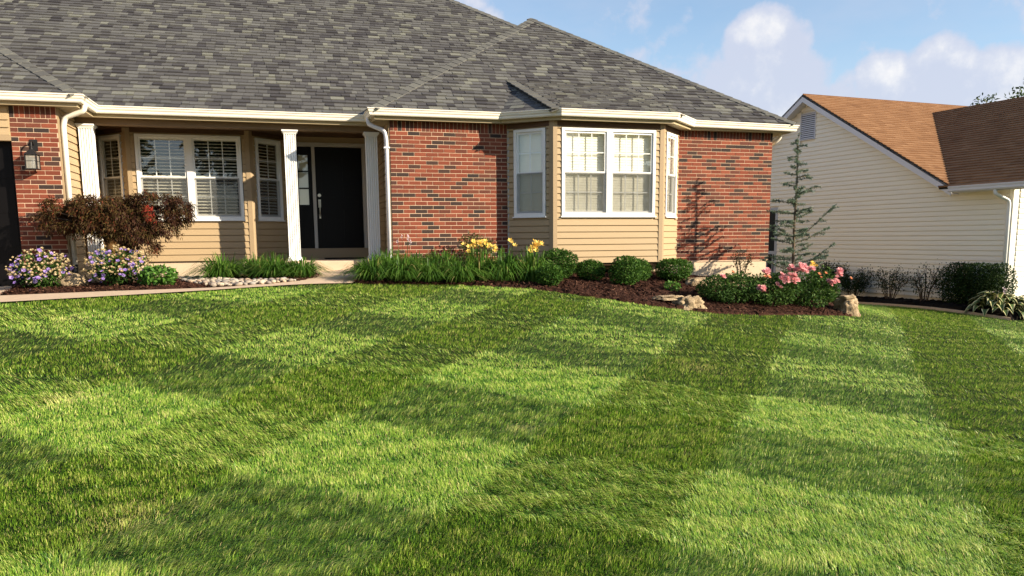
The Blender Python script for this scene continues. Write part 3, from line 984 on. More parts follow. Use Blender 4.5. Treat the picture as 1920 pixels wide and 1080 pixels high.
# roof -----------------------------------------------------------------------------
PITCH = 2 / 3.0
def clip(poly, p, n):
    out = []
    for i in range(len(poly)):
        a = poly[i]; b = poly[(i + 1) % len(poly)]
        da = (a[0] - p[0]) * n[0] + (a[1] - p[1]) * n[1]; db = (b[0] - p[0]) * n[0] + (b[1] - p[1]) * n[1]
        if da >= 0: out.append(a)
        if (da >= 0) != (db >= 0):
            t = da / (da - db)
            out.append((a[0] + (b[0] - a[0]) * t, a[1] + (b[1] - a[1]) * t))
    return out
SINGLE = [0]
def roof_plane(parent, P3, mat, u=None, expo=.138, wmin=.09, wmax=.25, single=0, thick=.017, deck=ROOFDECK, shade=None, vmax=99, stag=True, xmin=-5.6):
    """P3: polygon in space, first edge = eave (left to right seen from outside)"""
    P3 = [Vector(p) for p in P3]
    o = P3[0]
    u = (P3[1] - P3[0]).normalized()
    n = None
    for i in range(2, len(P3)):
        c = u.cross(P3[i] - o)
        if c.length > 1e-4:
            n = c.normalized(); break
    v = n.cross(u)
    poly = [((p - o).dot(u), (p - o).dot(v)) for p in P3]
    deckm = MB()
    k = len(P3)
    deckm.add(P3 + [p - n * .06 for p in P3], [tuple(range(k)), tuple(range(2 * k - 1, k - 1, -1))] + [(i, k + i, k + (i + 1) % k, (i + 1) % k) for i in range(k)])
    plane = deckm.build('roof_slope', deck, parent)
    # inward half planes
    hp = []
    for i in range(k):
        a = poly[i]; b = poly[(i + 1) % k]
        d = (b[0] - a[0], b[1] - a[1])
        hp.append((a, (-d[1], d[0])))
    v1 = min(max(p[1] for p in poly), vmax); u0 = min(p[0] for p in poly); u1 = max(p[0] for p in poly)
    rest = MB(); made = 0
    r = 0
    vv = -.02
    while vv < v1:
        x = u0 - random.uniform(0, wmax)
        row_sh = random.uniform(-.05, .05)
        while x < u1:
            w = random.uniform(wmin, wmax)
            q = [(x + .002, vv), (x + w - .002, vv), (x + w - .002, vv + expo + .01), (x + .002, vv + expo + .01)]
            for j, (a, nn) in enumerate(hp):
                if j == 0:
                    a = (a[0], a[1] - .025)
                q = clip(q, a, nn)
                if len(q) < 3: break
            x += w
            if len(q) < 3:
                continue
            t = thick * (1.0 if random.random() < .5 else 1.7) if stag else thick
            sh = shade() if shade else min(1, max(0, random.choice((.10, .25, .38, .48, .55, .62, .70, .78, .95)) + random.uniform(-.12, .10) + row_sh))
            top = []; bot = []
            for a, b in q:
                hgt = .003 + t * max(0, min(1, 1 - (b - vv) / (expo + .01)))
                base = o + u * a + v * b
                top.append(base + n * hgt); bot.append(base + n * .0005)
            kk = len(q)
            tgt = rest
            if made < single and kk == 4 and (o + u * q[0][0]).x > xmin:
                tgt = MB()
            tgt.add(top + bot, [tuple(range(kk))] + [(i, kk + i, kk + (i + 1) % kk, (i + 1) % kk) for i in range(kk)], sh)
            if tgt is not rest:
                tgt.build('shingle', mat, plane)
                made += 1
        vv += expo
        r += 1
    if rest.v:
        rest.build('shingle', mat, plane, kind='stuff')
    return plane
def caps(parent, a, b, na, nb, w=.15, step=.19, mat=CAPSH, lift=.022):
    """folded cap shingles from a (low) to b (high); na, nb point down either slope, square to the hip"""
    a = Vector(a); b = Vector(b)
    d = (b - a); L = d.length; d.normalize()
    m = MB()
    s = -.04
    up = Vector((0, 0, 1))
    while s < L:
        s1 = min(s + step + .03, L + .02)
        sh = random.random()
        lo = a + d * s + up * (lift + .014); hi = a + d * s1 + up * (lift + .002)
        vs = [lo + na * w, lo, lo + nb * w, hi + na * w, hi, hi + nb * w]
        vs += [q - up * .018 for q in vs]
        m.add(vs, [(0, 1, 4, 3), (1, 2, 5, 4), (0, 6, 7, 1), (1, 7, 8, 2), (0, 3, 9, 6), (2, 8, 11, 5)], sh)
        s += step
    return m.build('ridge_cap', mat, parent)
RZ = 2.568
S1, S2 = .57, -.2             # eave lines of the body and the front wing
XE = 7.63; XW = -.31
APX = (XE + XW) / 2; HW = (XE - XW) / 2
def rz(run): return RZ + PITCH * run
# body, front slope
roof_plane(house, [(-12, S1, RZ), (XE, S1, RZ), (XE - 6.9, S1 + 6.9, rz(6.9)), (-12, S1 + 6.9, rz(6.9))], SHINGLE, single=100, xmin=-4.4)
# front wing: front slope and narrow left slope
roof_plane(house, [(XW, S2, RZ), (XE, S2, RZ), (APX, S2 + HW, rz(HW))], SHINGLE, single=90)
roof_plane(house, [(XW, S1, RZ), (XW, S2, RZ), (APX, S2 + HW, rz(HW)), (APX, S1 + HW, rz(HW))], SHINGLE)
roof_plane(house, [(XE, S2, RZ), (XE, 14.0 - S2, RZ), (XE - 6.9, 14.0 - S2 - 6.9, rz(6.9)), (XE - 6.9, S1 + 6.9, rz(6.9)), (APX, S1 + HW, rz(HW)), (APX, S2 + HW, rz(HW))], SHINGLE, vmax=0)
roof_plane(house, [(XE, 14.37, RZ), (-12, 14.37, RZ), (-12, 7.47, rz(6.9)), (XE - 6.9, 7.47, rz(6.9))], SHINGLE, vmax=0)
# garage wing
XG = -4.53; SG = -.40
roof_plane(house, [(-12, SG, RZ), (XG, SG, RZ), (XG - 4.2, SG + 4.2, rz(4.2)), (-12, SG + 4.2, rz(4.2))], SHINGLE, single=60)
roof_plane(house, [(XG, SG, RZ), (XG, S1, RZ), (XG - 4.2, S1 + 4.2, rz(4.2)), (XG - 4.2, SG + 4.2, rz(4.2))], SHINGLE)
# bay roof
BT0 = (2.45, .92, rz(.92 - S2)); BT1 = (4.66, .92, rz(.92 - S2))
BL, BR = (2.71, -.84, RZ), (4.83, -.84, RZ)
roof_plane(house, [BL, BR, BT1, BT0], SHINGLE, single=50, expo=.14)
roof_plane(house, [(1.86, -.2, RZ), BL, BT0], SHINGLE, thick=.007, stag=False)
roof_plane(house, [BR, (5.50, -.2, RZ), BT1], SHINGLE)
def hip_caps(a, b, n1, n2, **k):
    """n1, n2: downhill horizontal directions and pitches of the two slopes (x, y, pitch)"""
    d = (Vector(b) - Vector(a)).normalized()
    out = []
    for x, y, p in (n1, n2):
        n = Vector((x * p, y * p, 1)).normalized()
        q = d.cross(n).normalized()
        if q.z > 0: q = -q
        out.append(q)
    caps(house, a, b, out[0], out[1], **k)
FR, LF, RG = (0, -1, PITCH), (-1, 0, PITCH), (1, 0, PITCH)
hip_caps((XW, S2, RZ), (APX, S2 + HW, rz(HW)), LF, FR)
hip_caps((XE, S2, RZ), (APX, S2 + HW, rz(HW)), FR, RG)
hip_caps((XE - 2.5, S1 + 2.5, rz(2.5)), (XE - 6.9, S1 + 6.9, rz(6.9)), FR, RG)
hip_caps((XG, SG, RZ), (XG - 4.2, SG + 4.2, rz(4.2)), FR, RG)
BN = (0, -1, (BT0[2] - RZ) / (.92 + .84))
hip_caps(BL, BT0, (-.36, -.48, 1.0), BN, w=.19, lift=.006)
hip_caps(BR, BT1, BN, (.368, -.385, 1.0), w=.17, lift=.006)

# ------------------------------------------------------------------ neighbour house
nh = empty('neighbour_house', npt(0, 0, -1.25), 'cream sided house next door with brown shingle roof and gable vent', 'house')
nroot_inv = Matrix.Translation(npt(0, 0, -1.25)).inverted()
class NParent:                       # parts are written in world coordinates, then parented without moving
    pass
def nfix(o):
    o.matrix_parent_inverse = nroot_inv
    return o
E2 = .1143
NB, NEAVE, NRIDGE, NRS = -1.04, 1.50, 4.40, 6.26
NP = (NRIDGE - 1.575) / (6.26 - 1.384)
def nz_at(s):                        # underside of the rake above the wall
    return NRIDGE - .20 - NP * abs(s - NRS) 
# gable side wall with boards: seen from our side the wall runs from the far end (left) to the near corner (right)
LW = 11.2
def nmb(m, name, mat, parent=None, **k):
    o = m.build(name, mat, parent or nh, **k)
    if (parent or nh) is nh: nfix(o)
    return o
wallp = [npt(0, .02, NB - .5), npt(0, .02, NEAVE), npt(1.4, .02, NEAVE), npt(NRS, .02, NRIDGE - .12), npt(LW, .02, NRIDGE - .12 - NP * (LW - NRS)), npt(LW, .02, NB - .5)]
m = MB(); m.add(wallp + [p + NTT * .1 for p in wallp], [(0, 1, 2, 3, 4, 5), (11, 10, 9, 8, 7, 6)])
nwall = nmb(m, 'siding_wall', NSIDING)
def ntop(zt):
    # span along the board direction (0 at far end LW .. LW at near corner)
    if zt <= NEAVE: return (0, LW)
    dz = (NRIDGE - .10 - zt) / NP
    lo = LW - (NRS + dz); hi = LW - (NRS - dz)
    return (max(0, lo), hi)
def nboards():
    z = NB
    p0 = npt(LW, 0); u = -NU; o = -NTT
    holes = [(LW - 6.60, LW - 6.0, 3.18, 3.93), (LW - 8.45, LW - 7.42, -.80, 1.32)]
    while z < NRIDGE - .2:
        zt = z + E2
        lo, hi = ntop(zt)
        spans = [(lo, min(hi, LW - .10 if zt < NEAVE + .3 else hi))]
        for a0, a1, b0, b1 in holes:
            if b0 < zt - .004 and b1 > z + .004:
                ns = []
                for s0, s1 in spans:
                    if a1 <= s0 or a0 >= s1: ns.append((s0, s1)); continue
                    if a0 > s0: ns.append((s0, a0))
                    if a1 < s1: ns.append((a1, s1))
                spans = ns
        for s0, s1 in spans:
            if s1 - s0 > .02:
                b = MB(); b.extrude([(0, 0), (.026, 0), (.026, .006), (.016, E2 * .82), (.005, E2 * .86), (.001, E2), (0, E2)], p0 + u * s0 + Vector((0, 0, z)), u, s1 - s0, o)
                b.build('siding_board', NSIDING, nwall)
        z += E2
nboards()
def nbox(s0, s1, t0, t1, z0, z1):
    m = MB()
    vs = [npt(s0, t0, z0), npt(s1, t0, z0), npt(s1, t1, z0), npt(s0, t1, z0), npt(s0, t0, z1), npt(s1, t0, z1), npt(s1, t1, z1), npt(s0, t1, z1)]
    return m.add(vs, [(0, 1, 2, 3), (4, 7, 6, 5), (0, 4, 5, 1), (1, 5, 6, 2), (2, 6, 7, 3), (3, 7, 4, 0)])
nmb(nbox(-.018, .085, -.034, .06, NB, NEAVE), 'corner_trim', NSIDING)
nmb(nbox(0, LW, .03, .2, NB - .6, NB + .002), 'foundation', FOUND)
# front wall of its garage wing, facing the street
fw = nmb(nbox(-.012, .10, .062, 7.0, NB - .5, NEAVE), 'front_wall', NSIDING)
z = NB
while z < NEAVE - .01:
    b = MB(); b.extrude([(0, 0), (.026, 0), (.026, .006), (.016, E2 * .82), (.005, E2 * .86), (.001, E2), (0, E2)], npt(-.012, .16) + Vector((0, 0, z)), NTT, 1.6, -NU)
    b.build('siding_board', NSIDING, fw); z += E2
nmb(nbox(-.03, .05, 1.77, 1.95, NB, NEAVE - .2), 'door_trim', WHITE)
nmb(nbox(9.0, 9.1, .1, 10, NB - .5, 2.0), 'rear_wall', NSIDING)
# gable vent with slats
vent = nmb(nbox(6.02, 6.58, -.008, .012, 3.20, 3.91), 'gable_vent', BLACK)
fm = MB()
for a in ((6.58, 6.605, 3.18, 3.93), (5.995, 6.02, 3.18, 3.93)):
    fm2 = nbox(a[0], a[1], -.035, .01, a[2], a[3]); fm.add(fm2.v, fm2.f)
for a in ((3.18, 3.20), (3.91, 3.93)):
    fm2 = nbox(6.0201, 6.5799, -.035, .01, *a); fm.add(fm2.v, fm2.f)
fm.build('frame', NFASCIA, vent)
for k in range(13):
    zc = 3.225 + k * .0545
    sm = MB()
    sm.add([npt(6.022, -.032, zc - .012), npt(6.578, -.032, zc - .012), npt(6.578, -.009, zc + .020), npt(6.022, -.009, zc + .020),
            npt(6.022, -.032, zc - .006), npt(6.578, -.032, zc - .006), npt(6.578, -.009, zc + .026), npt(6.022, -.009, zc + .026)],
           [(0, 1, 2, 3), (4, 7, 6, 5), (0, 4, 5, 1)])
    sm.build('slat', NFASCIA, vent)
# tall side window far down the wall, partly hidden by the brick corner
sw = MB()
for a in ((7.42, 7.52, -.80, 1.20), (8.35, 8.45, -.80, 1.20)):
    q = nbox(a[0], a[1], -.03, .01, a[2], a[3]); sw.add(q.v, q.f)
for a in ((1.2001, 1.32), (-.10, -.0), (-.92, -.8001)):
    q = nbox(7.42, 8.45, -.028, .01, *a); sw.add(q.v, q.f)
sw = nmb(sw, 'window', GREYPAINT)
nbx = nbox(7.52, 8.35, .004, .010, 0, 1.2); nbx.build('glass_pane', DOOR, sw)
nbx = nbox(7.52, 8.35, .004, .010, -.80, -.10); nbx.build('glass_pane', DOOR, sw)
for k in range(3):
    nbox(7.60 + k * .25, 7.63 + k * .25, -.01, .003, -.80, -.10).build('muntin', GREYPAINT, sw)
# rake fascia and soffit
RT = -.30
def rake(s_lo, s_hi, z_lo, z_hi, name):
    m = MB()
    hgt = .19
    a, b = npt(s_lo, RT, z_lo), npt(s_hi, RT, z_hi)
    c = Vector((0, 0, hgt)); d = NTT * .025
    vs = [a, b, b - c, a - c, a + d, b + d, b + d - c, a + d - c]
    m.add(vs, [(0, 1, 2, 3), (4, 7, 6, 5), (0, 4, 5, 1), (3, 2, 6, 7), (0, 3, 7, 4), (1, 5, 6, 2)])
    nmb(m, name, NFASCIA)
    m = MB()
    e = Vector((0, 0, .06)); t2 = NTT * .33
    vs = [a + d - c + e * .6, b + d - c + e * .6, b + t2 - c + e * .6, a + t2 - c + e * .6]
    m.add(vs, [(0, 1, 2, 3)])
    nmb(m, 'soffit', NFASCIA)
ZB0 = 1.575 - .03
rake(1.30, NRS, NRIDGE - NP * (NRS - 1.30), NRIDGE, 'rake_board')
rake(LW + .4, NRS, NRIDGE - NP * (LW + .4 - NRS), NRIDGE, 'rake_board')
# roof slopes: main front slope (sunlit), back slope, wing left slope (shaded)
def nridge(t):
    p = npt(NRS, t)
    return Vector((p.x, p.y, NRIDGE + .02))
def bshade():
    return min(1, max(0, random.gauss(.5, .15)))
WS, WT, WZ = 5.48, 3.91, 3.957
ev0 = npt(1.30, RT, NRIDGE - NP * (NRS - 1.30) + .02)
roof_plane(nh, [ev0, ev0 + NTT * 9.5, nridge(9.2), nridge(RT)], BROWNSH, expo=.14, wmin=.16, wmax=.36, shade=bshade, thick=.024, stag=False)
bk0 = npt(LW + .4, 9.2, NRIDGE - NP * (LW + .4 - NRS)); bk1 = npt(LW + .4, RT, NRIDGE - NP * (LW + .4 - NRS))
roof_plane(nh, [bk0, bk1, nridge(RT), nridge(9.2)], BROWNSH, vmax=0)
g0 = npt(1.62, -.33, NEAVE + .05); g1 = npt(-.62, -.33, NEAVE + .05)
wz = NEAVE + .05 + NP * (WT + .33)
roof_plane(nh, [g0 + NU * .0, g1, npt(-.62, WT, wz), npt(WS + .35, WT, wz)], BROWNSH, expo=.14, wmin=.16, wmax=.36, shade=bshade, thick=.024, stag=False)
roof_plane(nh, [npt(-.62, 2 * WT + .33, NEAVE + .05), npt(5, 2 * WT + .33, NEAVE + .05), npt(WS, WT, wz), npt(-.62, WT, wz)], BROWNSH, vmax=0)
gable = MB(); gable.add([npt(-.01, .05, NEAVE), npt(-.01, 2 * WT, NEAVE), npt(-.01, WT, wz - .1)], [(0, 1, 2)])
nmb(gable, 'front_gable', NSIDING)
for o in list(nh.children):
    if o.name.startswith('roof_slope'): nfix(o)
# eave gutter of the wing
gp = [(-.33, -.13), (-.42, -.13), (-.44, -.10), (-.44, -.06), (-.455, -.02), (-.455, 0.0), (-.44, 0.0), (-.43, -.012), (-.33, -.012)]
m = MB(); vs = [npt(1.27, t, NEAVE + .045 + z) for t, z in gp] + [npt(-.66, t, NEAVE + .045 + z) for t, z in gp]
k = len(gp)
m.add(vs, [(i, (i + 1) % k, k + (i + 1) % k, k + i) for i in range(k)] + [tuple(range(k - 1, -1, -1)), tuple(range(k, 2 * k))])
nmb(m, 'gutter', NFASCIA)
nmb(nbox(-.6, 1.25, -.325, .0, NEAVE - .09, NEAVE - .07), 'soffit', NSIDING)
nmb(nbox(-.6, 1.25, -.328, -.305, NEAVE - .11, NEAVE + .045), 'fascia', NFASCIA)
nd = spout([npt(.16, -.38, NEAVE - .05), npt(.16, -.38, NEAVE - .17), npt(.045, -.10, NEAVE - .32), npt(.045, -.075, NEAVE - .42), npt(.045, -.075, NB + .1)], WHITE, nh, .042)
nfix(nd)

# ------------------------------------------------------------------ lantern and door mat
LX, LY, LZ = -5.215, GY - .001, 1.49
lan = empty('wall_lantern', (LX, LY, LZ), 'black square carriage lantern on the brick pier beside the garage', 'lantern')
m = MB()
m.box((-.05, -.012, .28), (.05, 0, .44))
m.tube([(0, -.01, .36), (0, -.05, .40), (0, -.10, .41), (0, -.135, .38), (0, -.14, .33), (0, -.14, .30)], .011, 8)
m.build('bracket', BLACK, lan)
m = MB(); w = .072; cy = -.14
m.add([(-w - .02, cy - w - .02, .205), (w + .02, cy - w - .02, .205), (w + .02, cy + w + .02, .205), (-w - .02, cy + w + .02, .205),
       (-.02, cy - .02, .285), (.02, cy - .02, .285), (.02, cy + .02, .285), (-.02, cy + .02, .285)],
      [(0, 3, 2, 1), (4, 5, 6, 7), (0, 1, 5, 4), (1, 2, 6, 5), (2, 3, 7, 6), (3, 0, 4, 7)])
m.tube([(0, cy, .285), (0, cy, .305)], [.018, .012], 8)
m.build('cap', BLACK, lan)
m = MB()
for sx in (-1, 1):
    for sy in (-1, 1):
        m.box((sx * w - .008, cy + sy * w - .008, .012), (sx * w + .008, cy + sy * w + .008, .2049))
m.box((-w - .012, cy - w - .012, 0), (w + .012, cy + w + .012, .012))
for sy in (-1, 1):
    m.box((-w + .008, cy + sy * w - .003, .115), (w - .008, cy + sy * w + .003, .121))
    m.box((sy * w - .003, cy - w + .008, .115), (sy * w + .003, cy + w - .008, .121))
m.build('cage', BLACK, lan)
FROST = NT('frosted_glass')
_p = FROST.bsdf((.40, .39, .34), .25, .5)
_t = FROST.n('ShaderNodeBsdfTransparent'); _mx = FROST.n('ShaderNodeMixShader'); _mx.inputs[0].default_value = .5
FROST.l(_t.outputs[0], _mx.inputs[1]); FROST.l(_p, _mx.inputs[2]); FROST = FROST.done(_mx.outputs[0])
for sx, sy in ((0, -1), (0, 1), (-1, 0), (1, 0)):
    m = MB(); g = w - .001
    if sx == 0:
        m.add([(-w + .009, cy + sy * g, .013), (w - .009, cy + sy * g, .013), (w - .009, cy + sy * g, .203), (-w + .009, cy + sy * g, .203)], [(0, 1, 2, 3)])
    else:
        m.add([(sx * g, cy - w + .009, .013), (sx * g, cy + w - .009, .013), (sx * g, cy + w - .009, .203), (sx * g, cy - w + .009, .203)], [(0, 1, 2, 3)])
    m.build('glass_pane', FROST, lan)
m = MB(); m.tube([(0, cy, .012), (0, cy, .06), (0, cy, .075), (0, cy, .12), (0, cy, .145)], [.013, .013, .022, .026, .006], 10)
m.build('bulb', WHITE, lan, smooth=True)

mat_ = MB().box((-1.05, PBY - .75, .0895), (-.30, PBY - .13, .104))
bevel(tag(mat_.build('door_mat', MAT_RUBBER), 'black rubber door mat below the front door step', 'mat'), .004)

# ------------------------------------------------------------------ plants
def leaf_arrays(C, D, Nn, ln, wd, bend=.25):
    """one kite per leaf: C base, D direction, Nn normal"""
    D = D / np.linalg.norm(D, axis=1, keepdims=True)
    S = np.cross(D, Nn); S /= np.linalg.norm(S, axis=1, keepdims=True) + 1e-9
    U = np.cross(S, D)
    ln = np.broadcast_to(np.asarray(ln, float), (len(C),))[:, None]; wd = np.broadcast_to(np.asarray(wd, float), (len(C),))[:, None]
    a = C; b = C + D * ln * .45 + S * wd * .5 + U * ln * .04; c = C + D * ln - U * ln * bend; d = C + D * ln * .45 - S * wd * .5 + U * ln * .04
    V = np.stack([a, b, c, d], 1).reshape(-1, 3)
    F = np.arange(len(C) * 4).reshape(-1, 4)
    return V, F
def rnd_dirs(n, up=0.0, r=rng):
    d = r.normal(size=(n, 3)); d /= np.linalg.norm(d, axis=1, keepdims=True)
    d[:, 2] += up
    return d / np.linalg.norm(d, axis=1, keepdims=True)
def clump_leaves(name, parent, blobs, n, ln, wd, mat, up=.3, shell=.55, seed=1, droop=.2, flat_top=None, noise_amp=.18, lobes=9, outward=.7):
    """leaves through the volume of a few ellipsoids (cx,cy,cz,rx,ry,rz)"""
    r = np.random.default_rng(seed)
    vol = np.array([b[3] * b[4] * b[5] for b in blobs]) ** (2 / 3)
    pick = r.choice(len(blobs), n, p=vol / vol.sum())
    B = np.array(blobs)[pick]
    d = r.normal(size=(n, 3)); d /= np.linalg.norm(d, axis=1, keepdims=True)
    rad = shell + (1 - shell) * r.random(n) ** .6
    ld = r.normal(size=(lobes, 3)); ld /= np.linalg.norm(ld, axis=1, keepdims=True)
    lump = (np.maximum(0, d @ ld.T) ** 6 * r.uniform(-.6, 1, lobes)).sum(1)
    rad = rad * (1 + noise_amp * lump)
    C = B[:, :3] + d * rad[:, None] * B[:, 3:6]
    if flat_top is not None:
        C[:, 2] = np.minimum(C[:, 2], flat_top + r.normal(0, .012, n))
    keep = C[:, 2] > -.02
    C = C[keep]; d = d[keep]; n = len(C); rad = rad[keep]
    D = d * outward + rnd_dirs(n, up, r) ; D[:, 2] -= droop * r.random(n)
    N = rnd_dirs(n, .8, r) + d * .5
    V, F = leaf_arrays(C, D, N, ln * r.uniform(.7, 1.3, n), wd * r.uniform(.7, 1.3, n))
    sh = np.repeat(np.clip(r.normal(.5, .22, n), 0, 1), 4)
    return link(name, mesh_np(name, V, F, mat, sh), parent)
def stems(parent, n, hgt, spread, rad=.006, mat=BARK, seed=1, name='stem', base=.04, tips=None):
    r = random.Random(seed)
    m = MB()
    for k in range(n):
        a = 2 * math.pi * k / n + r.uniform(-.4, .4); s = spread * r.uniform(.4, 1)
        hh = hgt * r.uniform(.6, 1)
        p1 = (math.cos(a) * base, math.sin(a) * base, -.05)
        p2 = (math.cos(a) * s * .45 + r.uniform(-.02, .02), math.sin(a) * s * .45, hh * .55)
        p3 = (math.cos(a) * s + r.uniform(-.03, .03), math.sin(a) * s, hh)
        m.tube([p1, p2, p3], [rad, rad * .75, rad * .35], 5)
        if tips is not None:
            tips.append(p3)
            for j in range(2):
                q = (p3[0] + r.uniform(-.09, .09), p3[1] + r.uniform(-.09, .09), p3[2] + r.uniform(-.08, .07))
                m.tube([Vector(p2).lerp(Vector(p3), r.uniform(.1, .7)), q], [rad * .55, rad * .25], 4)
                tips.append(q)
    return m.build(name, mat, parent)
def strap_clump(parent, n, hgt, spread, wd, mat, seed=1, name='foliage', base=.09, segs=4, droop=1.0, lean=0.0):
    """arching grass-like blades from one base"""
    r = np.random.default_rng(seed)
    az = r.uniform(0, 2 * np.pi, n)
    out = r.random(n) ** .6 * spread
    hh = hgt * r.uniform(.55, 1.12, n) * (1 - .30 * (out / spread) ** 2)
    b = np.stack([np.cos(az), np.sin(az)], 1) * (base * np.sqrt(r.random(n)))[:, None]
    t = np.linspace(0, 1, segs + 1)
    dirx = np.cos(az); diry = np.sin(az)
    tw = r.uniform(-.5, .5, n)
    V = []; sh = []
    for k in t:
        o = out * (k ** 1.25)
        z = hh * (2.1 * k - (1.1 + .85 * droop * out / spread) * k ** 2)
        x = b[:, 0] + dirx * o + lean * k * k; y = b[:, 1] + diry * o
        w = wd * (1 - k ** 2.5) * .5 + .0006
        px = -np.sin(az + tw); py = np.cos(az + tw)
        V.append(np.stack([x - px * w, y - py * w, z], 1)); V.append(np.stack([x + px * w, y + py * w, z], 1))
    V = np.stack(V, 1)
    m = 2 * (segs + 1)
    base_i = (np.arange(n) * m)[:, None]
    F = np.concatenate([base_i + np.array([[2 * k, 2 * k + 1, 2 * k + 3, 2 * k + 2]]) for k in range(segs)], 0)
    s = np.clip(r.normal(.45, .28, n), 0, 1)
    return link(name, mesh_np(name, V.reshape(-1, 3), F, mat, np.repeat(s, m)), parent)

def flower_mesh(name, mat, petals, rad, cup, wd, ctr=None, layers=1):
    m = MB()
    for L in range(layers):
        f = 1 - .30 * L
        for k in range(petals):
            a = 2 * math.pi * (k + .5 * (L % 2)) / petals
            c, s = math.cos(a), math.sin(a)
            rr = rad * f; up = cup * (1 + .6 * L)
            q = lambda d, t, z: (c * d - s * t, s * d + c * t, z)
            m.add([q(.004, 0, .004 * L), q(rr * .55, wd * f * .5, up * .6), q(rr, 0, up), q(rr * .55, -wd * f * .5, up * .6)], [(0, 1, 2, 3)], random.uniform(0, 1))
    return m.mesh(name, mat)
def scatter(parent, name, meshes, pts, scale=(.8, 1.2), tilt=.7, face=None):
    for p in pts:
        o = link(name, random.choice(meshes), parent)
        o.location = p
        s = random.uniform(*scale)
        o.scale = (s, s, s)
        n = Vector((random.gauss(0, tilt), random.gauss(0, tilt), 1.0))
        if face is not None:
            n += Vector(face)
        o.rotation_euler = n.normalized().to_track_quat('Z', 'Y').to_euler()
    return

# purple and cream flowering bushes by the left bed
def bell_bush(x, y, rx, ry, hh, seed, label, lean=0.0):
    z = h(x, y) + .03
    t = empty('flowering_bush', (x, y, z), label, 'bush', 'flowering bushes in the left mulch bed')
    clump_leaves('foliage', t, [(0, 0, hh * .45, rx * .85, ry * .85, hh * .48), (lean * rx, 0, hh * .35, rx * .5, ry * .7, hh * .3)], 1100, .06, .028, LEAF, seed=seed, shell=.3)
    stems(t, 9, hh * .8, rx * .8, .004, LEAF, seed)
    pm = [flower_mesh('flower', PURPLE, 5, .034, .014, .034) for _ in range(4)]
    cm = [flower_mesh('bud', CREAMP, 6, .021, .016, .020, layers=2) for _ in range(4)]
    r = random.Random(seed)
    def pts(n, zlo):
        out = []
        while len(out) < n:
            d = Vector((r.gauss(0, 1), r.gauss(0, 1) - .5, abs(r.gauss(0, 1)) * .9 + zlo)).normalized()
            k = r.uniform(.88, 1.12)
            out.append((d.x * rx * k, d.y * ry * k, hh * .42 + d.z * hh * .56 * k))
        return out
    scatter(t, 'flower', pm, pts(58, -.5), (.65, 1.15), .5, (.1, -.8, 0))
    scatter(t, 'bud', cm, pts(190, -.25), (.7, 1.3), .6, (.1, -.6, .2))
bell_bush(-5.08, -.88, .40, .33, .52, 21, 'purple and cream flowering bush in front of the brick pier')
bell_bush(-4.08, -.95, .43, .36, .56, 22, 'purple and cream flowering bush under the small maple')

def mound_plant(name, x, y, rx, ry, hh, n, ln, wd, mat, seed, label, cat='shrub', group=None, lift=.03, up=.4, shell=.6, flat=None, noise_amp=.18):
    z = h(x, y) + lift
    t = empty(name, (x, y, z), label, cat, group)
    clump_leaves('foliage', t, [(0, 0, hh * .5, rx, ry, hh * .5)], n, ln, wd, mat, up, shell, seed, flat_top=flat, noise_amp=noise_amp)
    stems(t, 7, hh * .75, rx * .7, .006, BARK, seed)
    return t
mound_plant('leafy_mound', -3.53, -1.18, .25, .23, .27, 800, .055, .045, BRIGHT, 31, 'low bright green leafy mound right of the purple bush', 'plant')
mound_plant('leafy_plant', -4.42, -.15, .16, .14, .26, 350, .06, .02, LEAF, 32, 'small dark green plant at the foot of the left porch column', 'plant')

# boulders
def rock(name, x, y, z, sx, sy, sz, mat, label, seed, cat='rock', group=None, sub=3, rough=.16, rz=0, blocky=0.0):
    import bmesh
    bm = bmesh.new()
    bmesh.ops.create_icosphere(bm, subdivisions=sub, radius=1)
    r = np.random.default_rng(seed)
    K = r.normal(size=(10, 3)) * 2.2; ph = r.uniform(0, 6.28, 10); am = r.uniform(.3, 1, 10) / 10
    for v in bm.verts:
        p = np.array(v.co)
        if blocky:
            q = np.sign(p) * np.abs(p) ** (1 - blocky)
            p = q / max(1e-6, np.max(np.abs(q))) * (np.max(np.abs(p)) * (1 - blocky) + blocky)
        k = 1 + rough * 2.2 * float((np.sin(K @ p + ph) * am).sum()) + rough * .5 * float(np.sin(K[0] * 3 @ p) * .3)
        pv = Vector((float(p[0]), float(p[1]), float(p[2]))) * 2.6 + Vector((seed * 3.1, 0, 0))
        k += rough * (.55 * mnoise.noise(pv) + .35 * mnoise.noise(pv * 2.3) - .5 * abs(mnoise.noise(pv * 1.4)))
        v.co = Vector((p[0] * sx * k, p[1] * sy * k, p[2] * sz * k))
    me = bpy.data.meshes.new(name); bm.to_mesh(me); bm.free()
    me.materials.append(mat)
    me.polygons.foreach_set('use_smooth', np.ones(len(me.polygons), bool))
    o = link(name, me, None, label=label, cat=cat, group=group)
    o.location = (x, y, z); o.rotation_euler = (0, 0, rz)
    return o
rock('boulder', -4.73, -.80, h(-4.73, -.8) + .10, .21, .17, .135, LIMESTONE, 'rounded cream boulder between the two purple bushes', 1, 'rock', rough=.12)
rock('stone', -4.50, -.42, h(-4.50, -.42) + .07, .11, .09, .07, LIMESTONE, 'small cream stone beside the black downspout outlet', 2, 'rock')
rock('boulder', 4.0, -2.92, h(4.0, -2.92) + .035, .23, .16, .125, LIMESTONE, 'jagged tan rock at the lawn edge left of the roses', 3, 'rock', rough=.5, sub=4, rz=.2, blocky=.25)
rock('slab_stone', 3.70, -2.78, h(3.70, -2.78) + .085, .22, .12, .040, LIMESTONE, 'thin flat tan stone lying left of the jagged rock', 4, 'rock', rough=.42, rz=-.2, sub=4, blocky=.3)
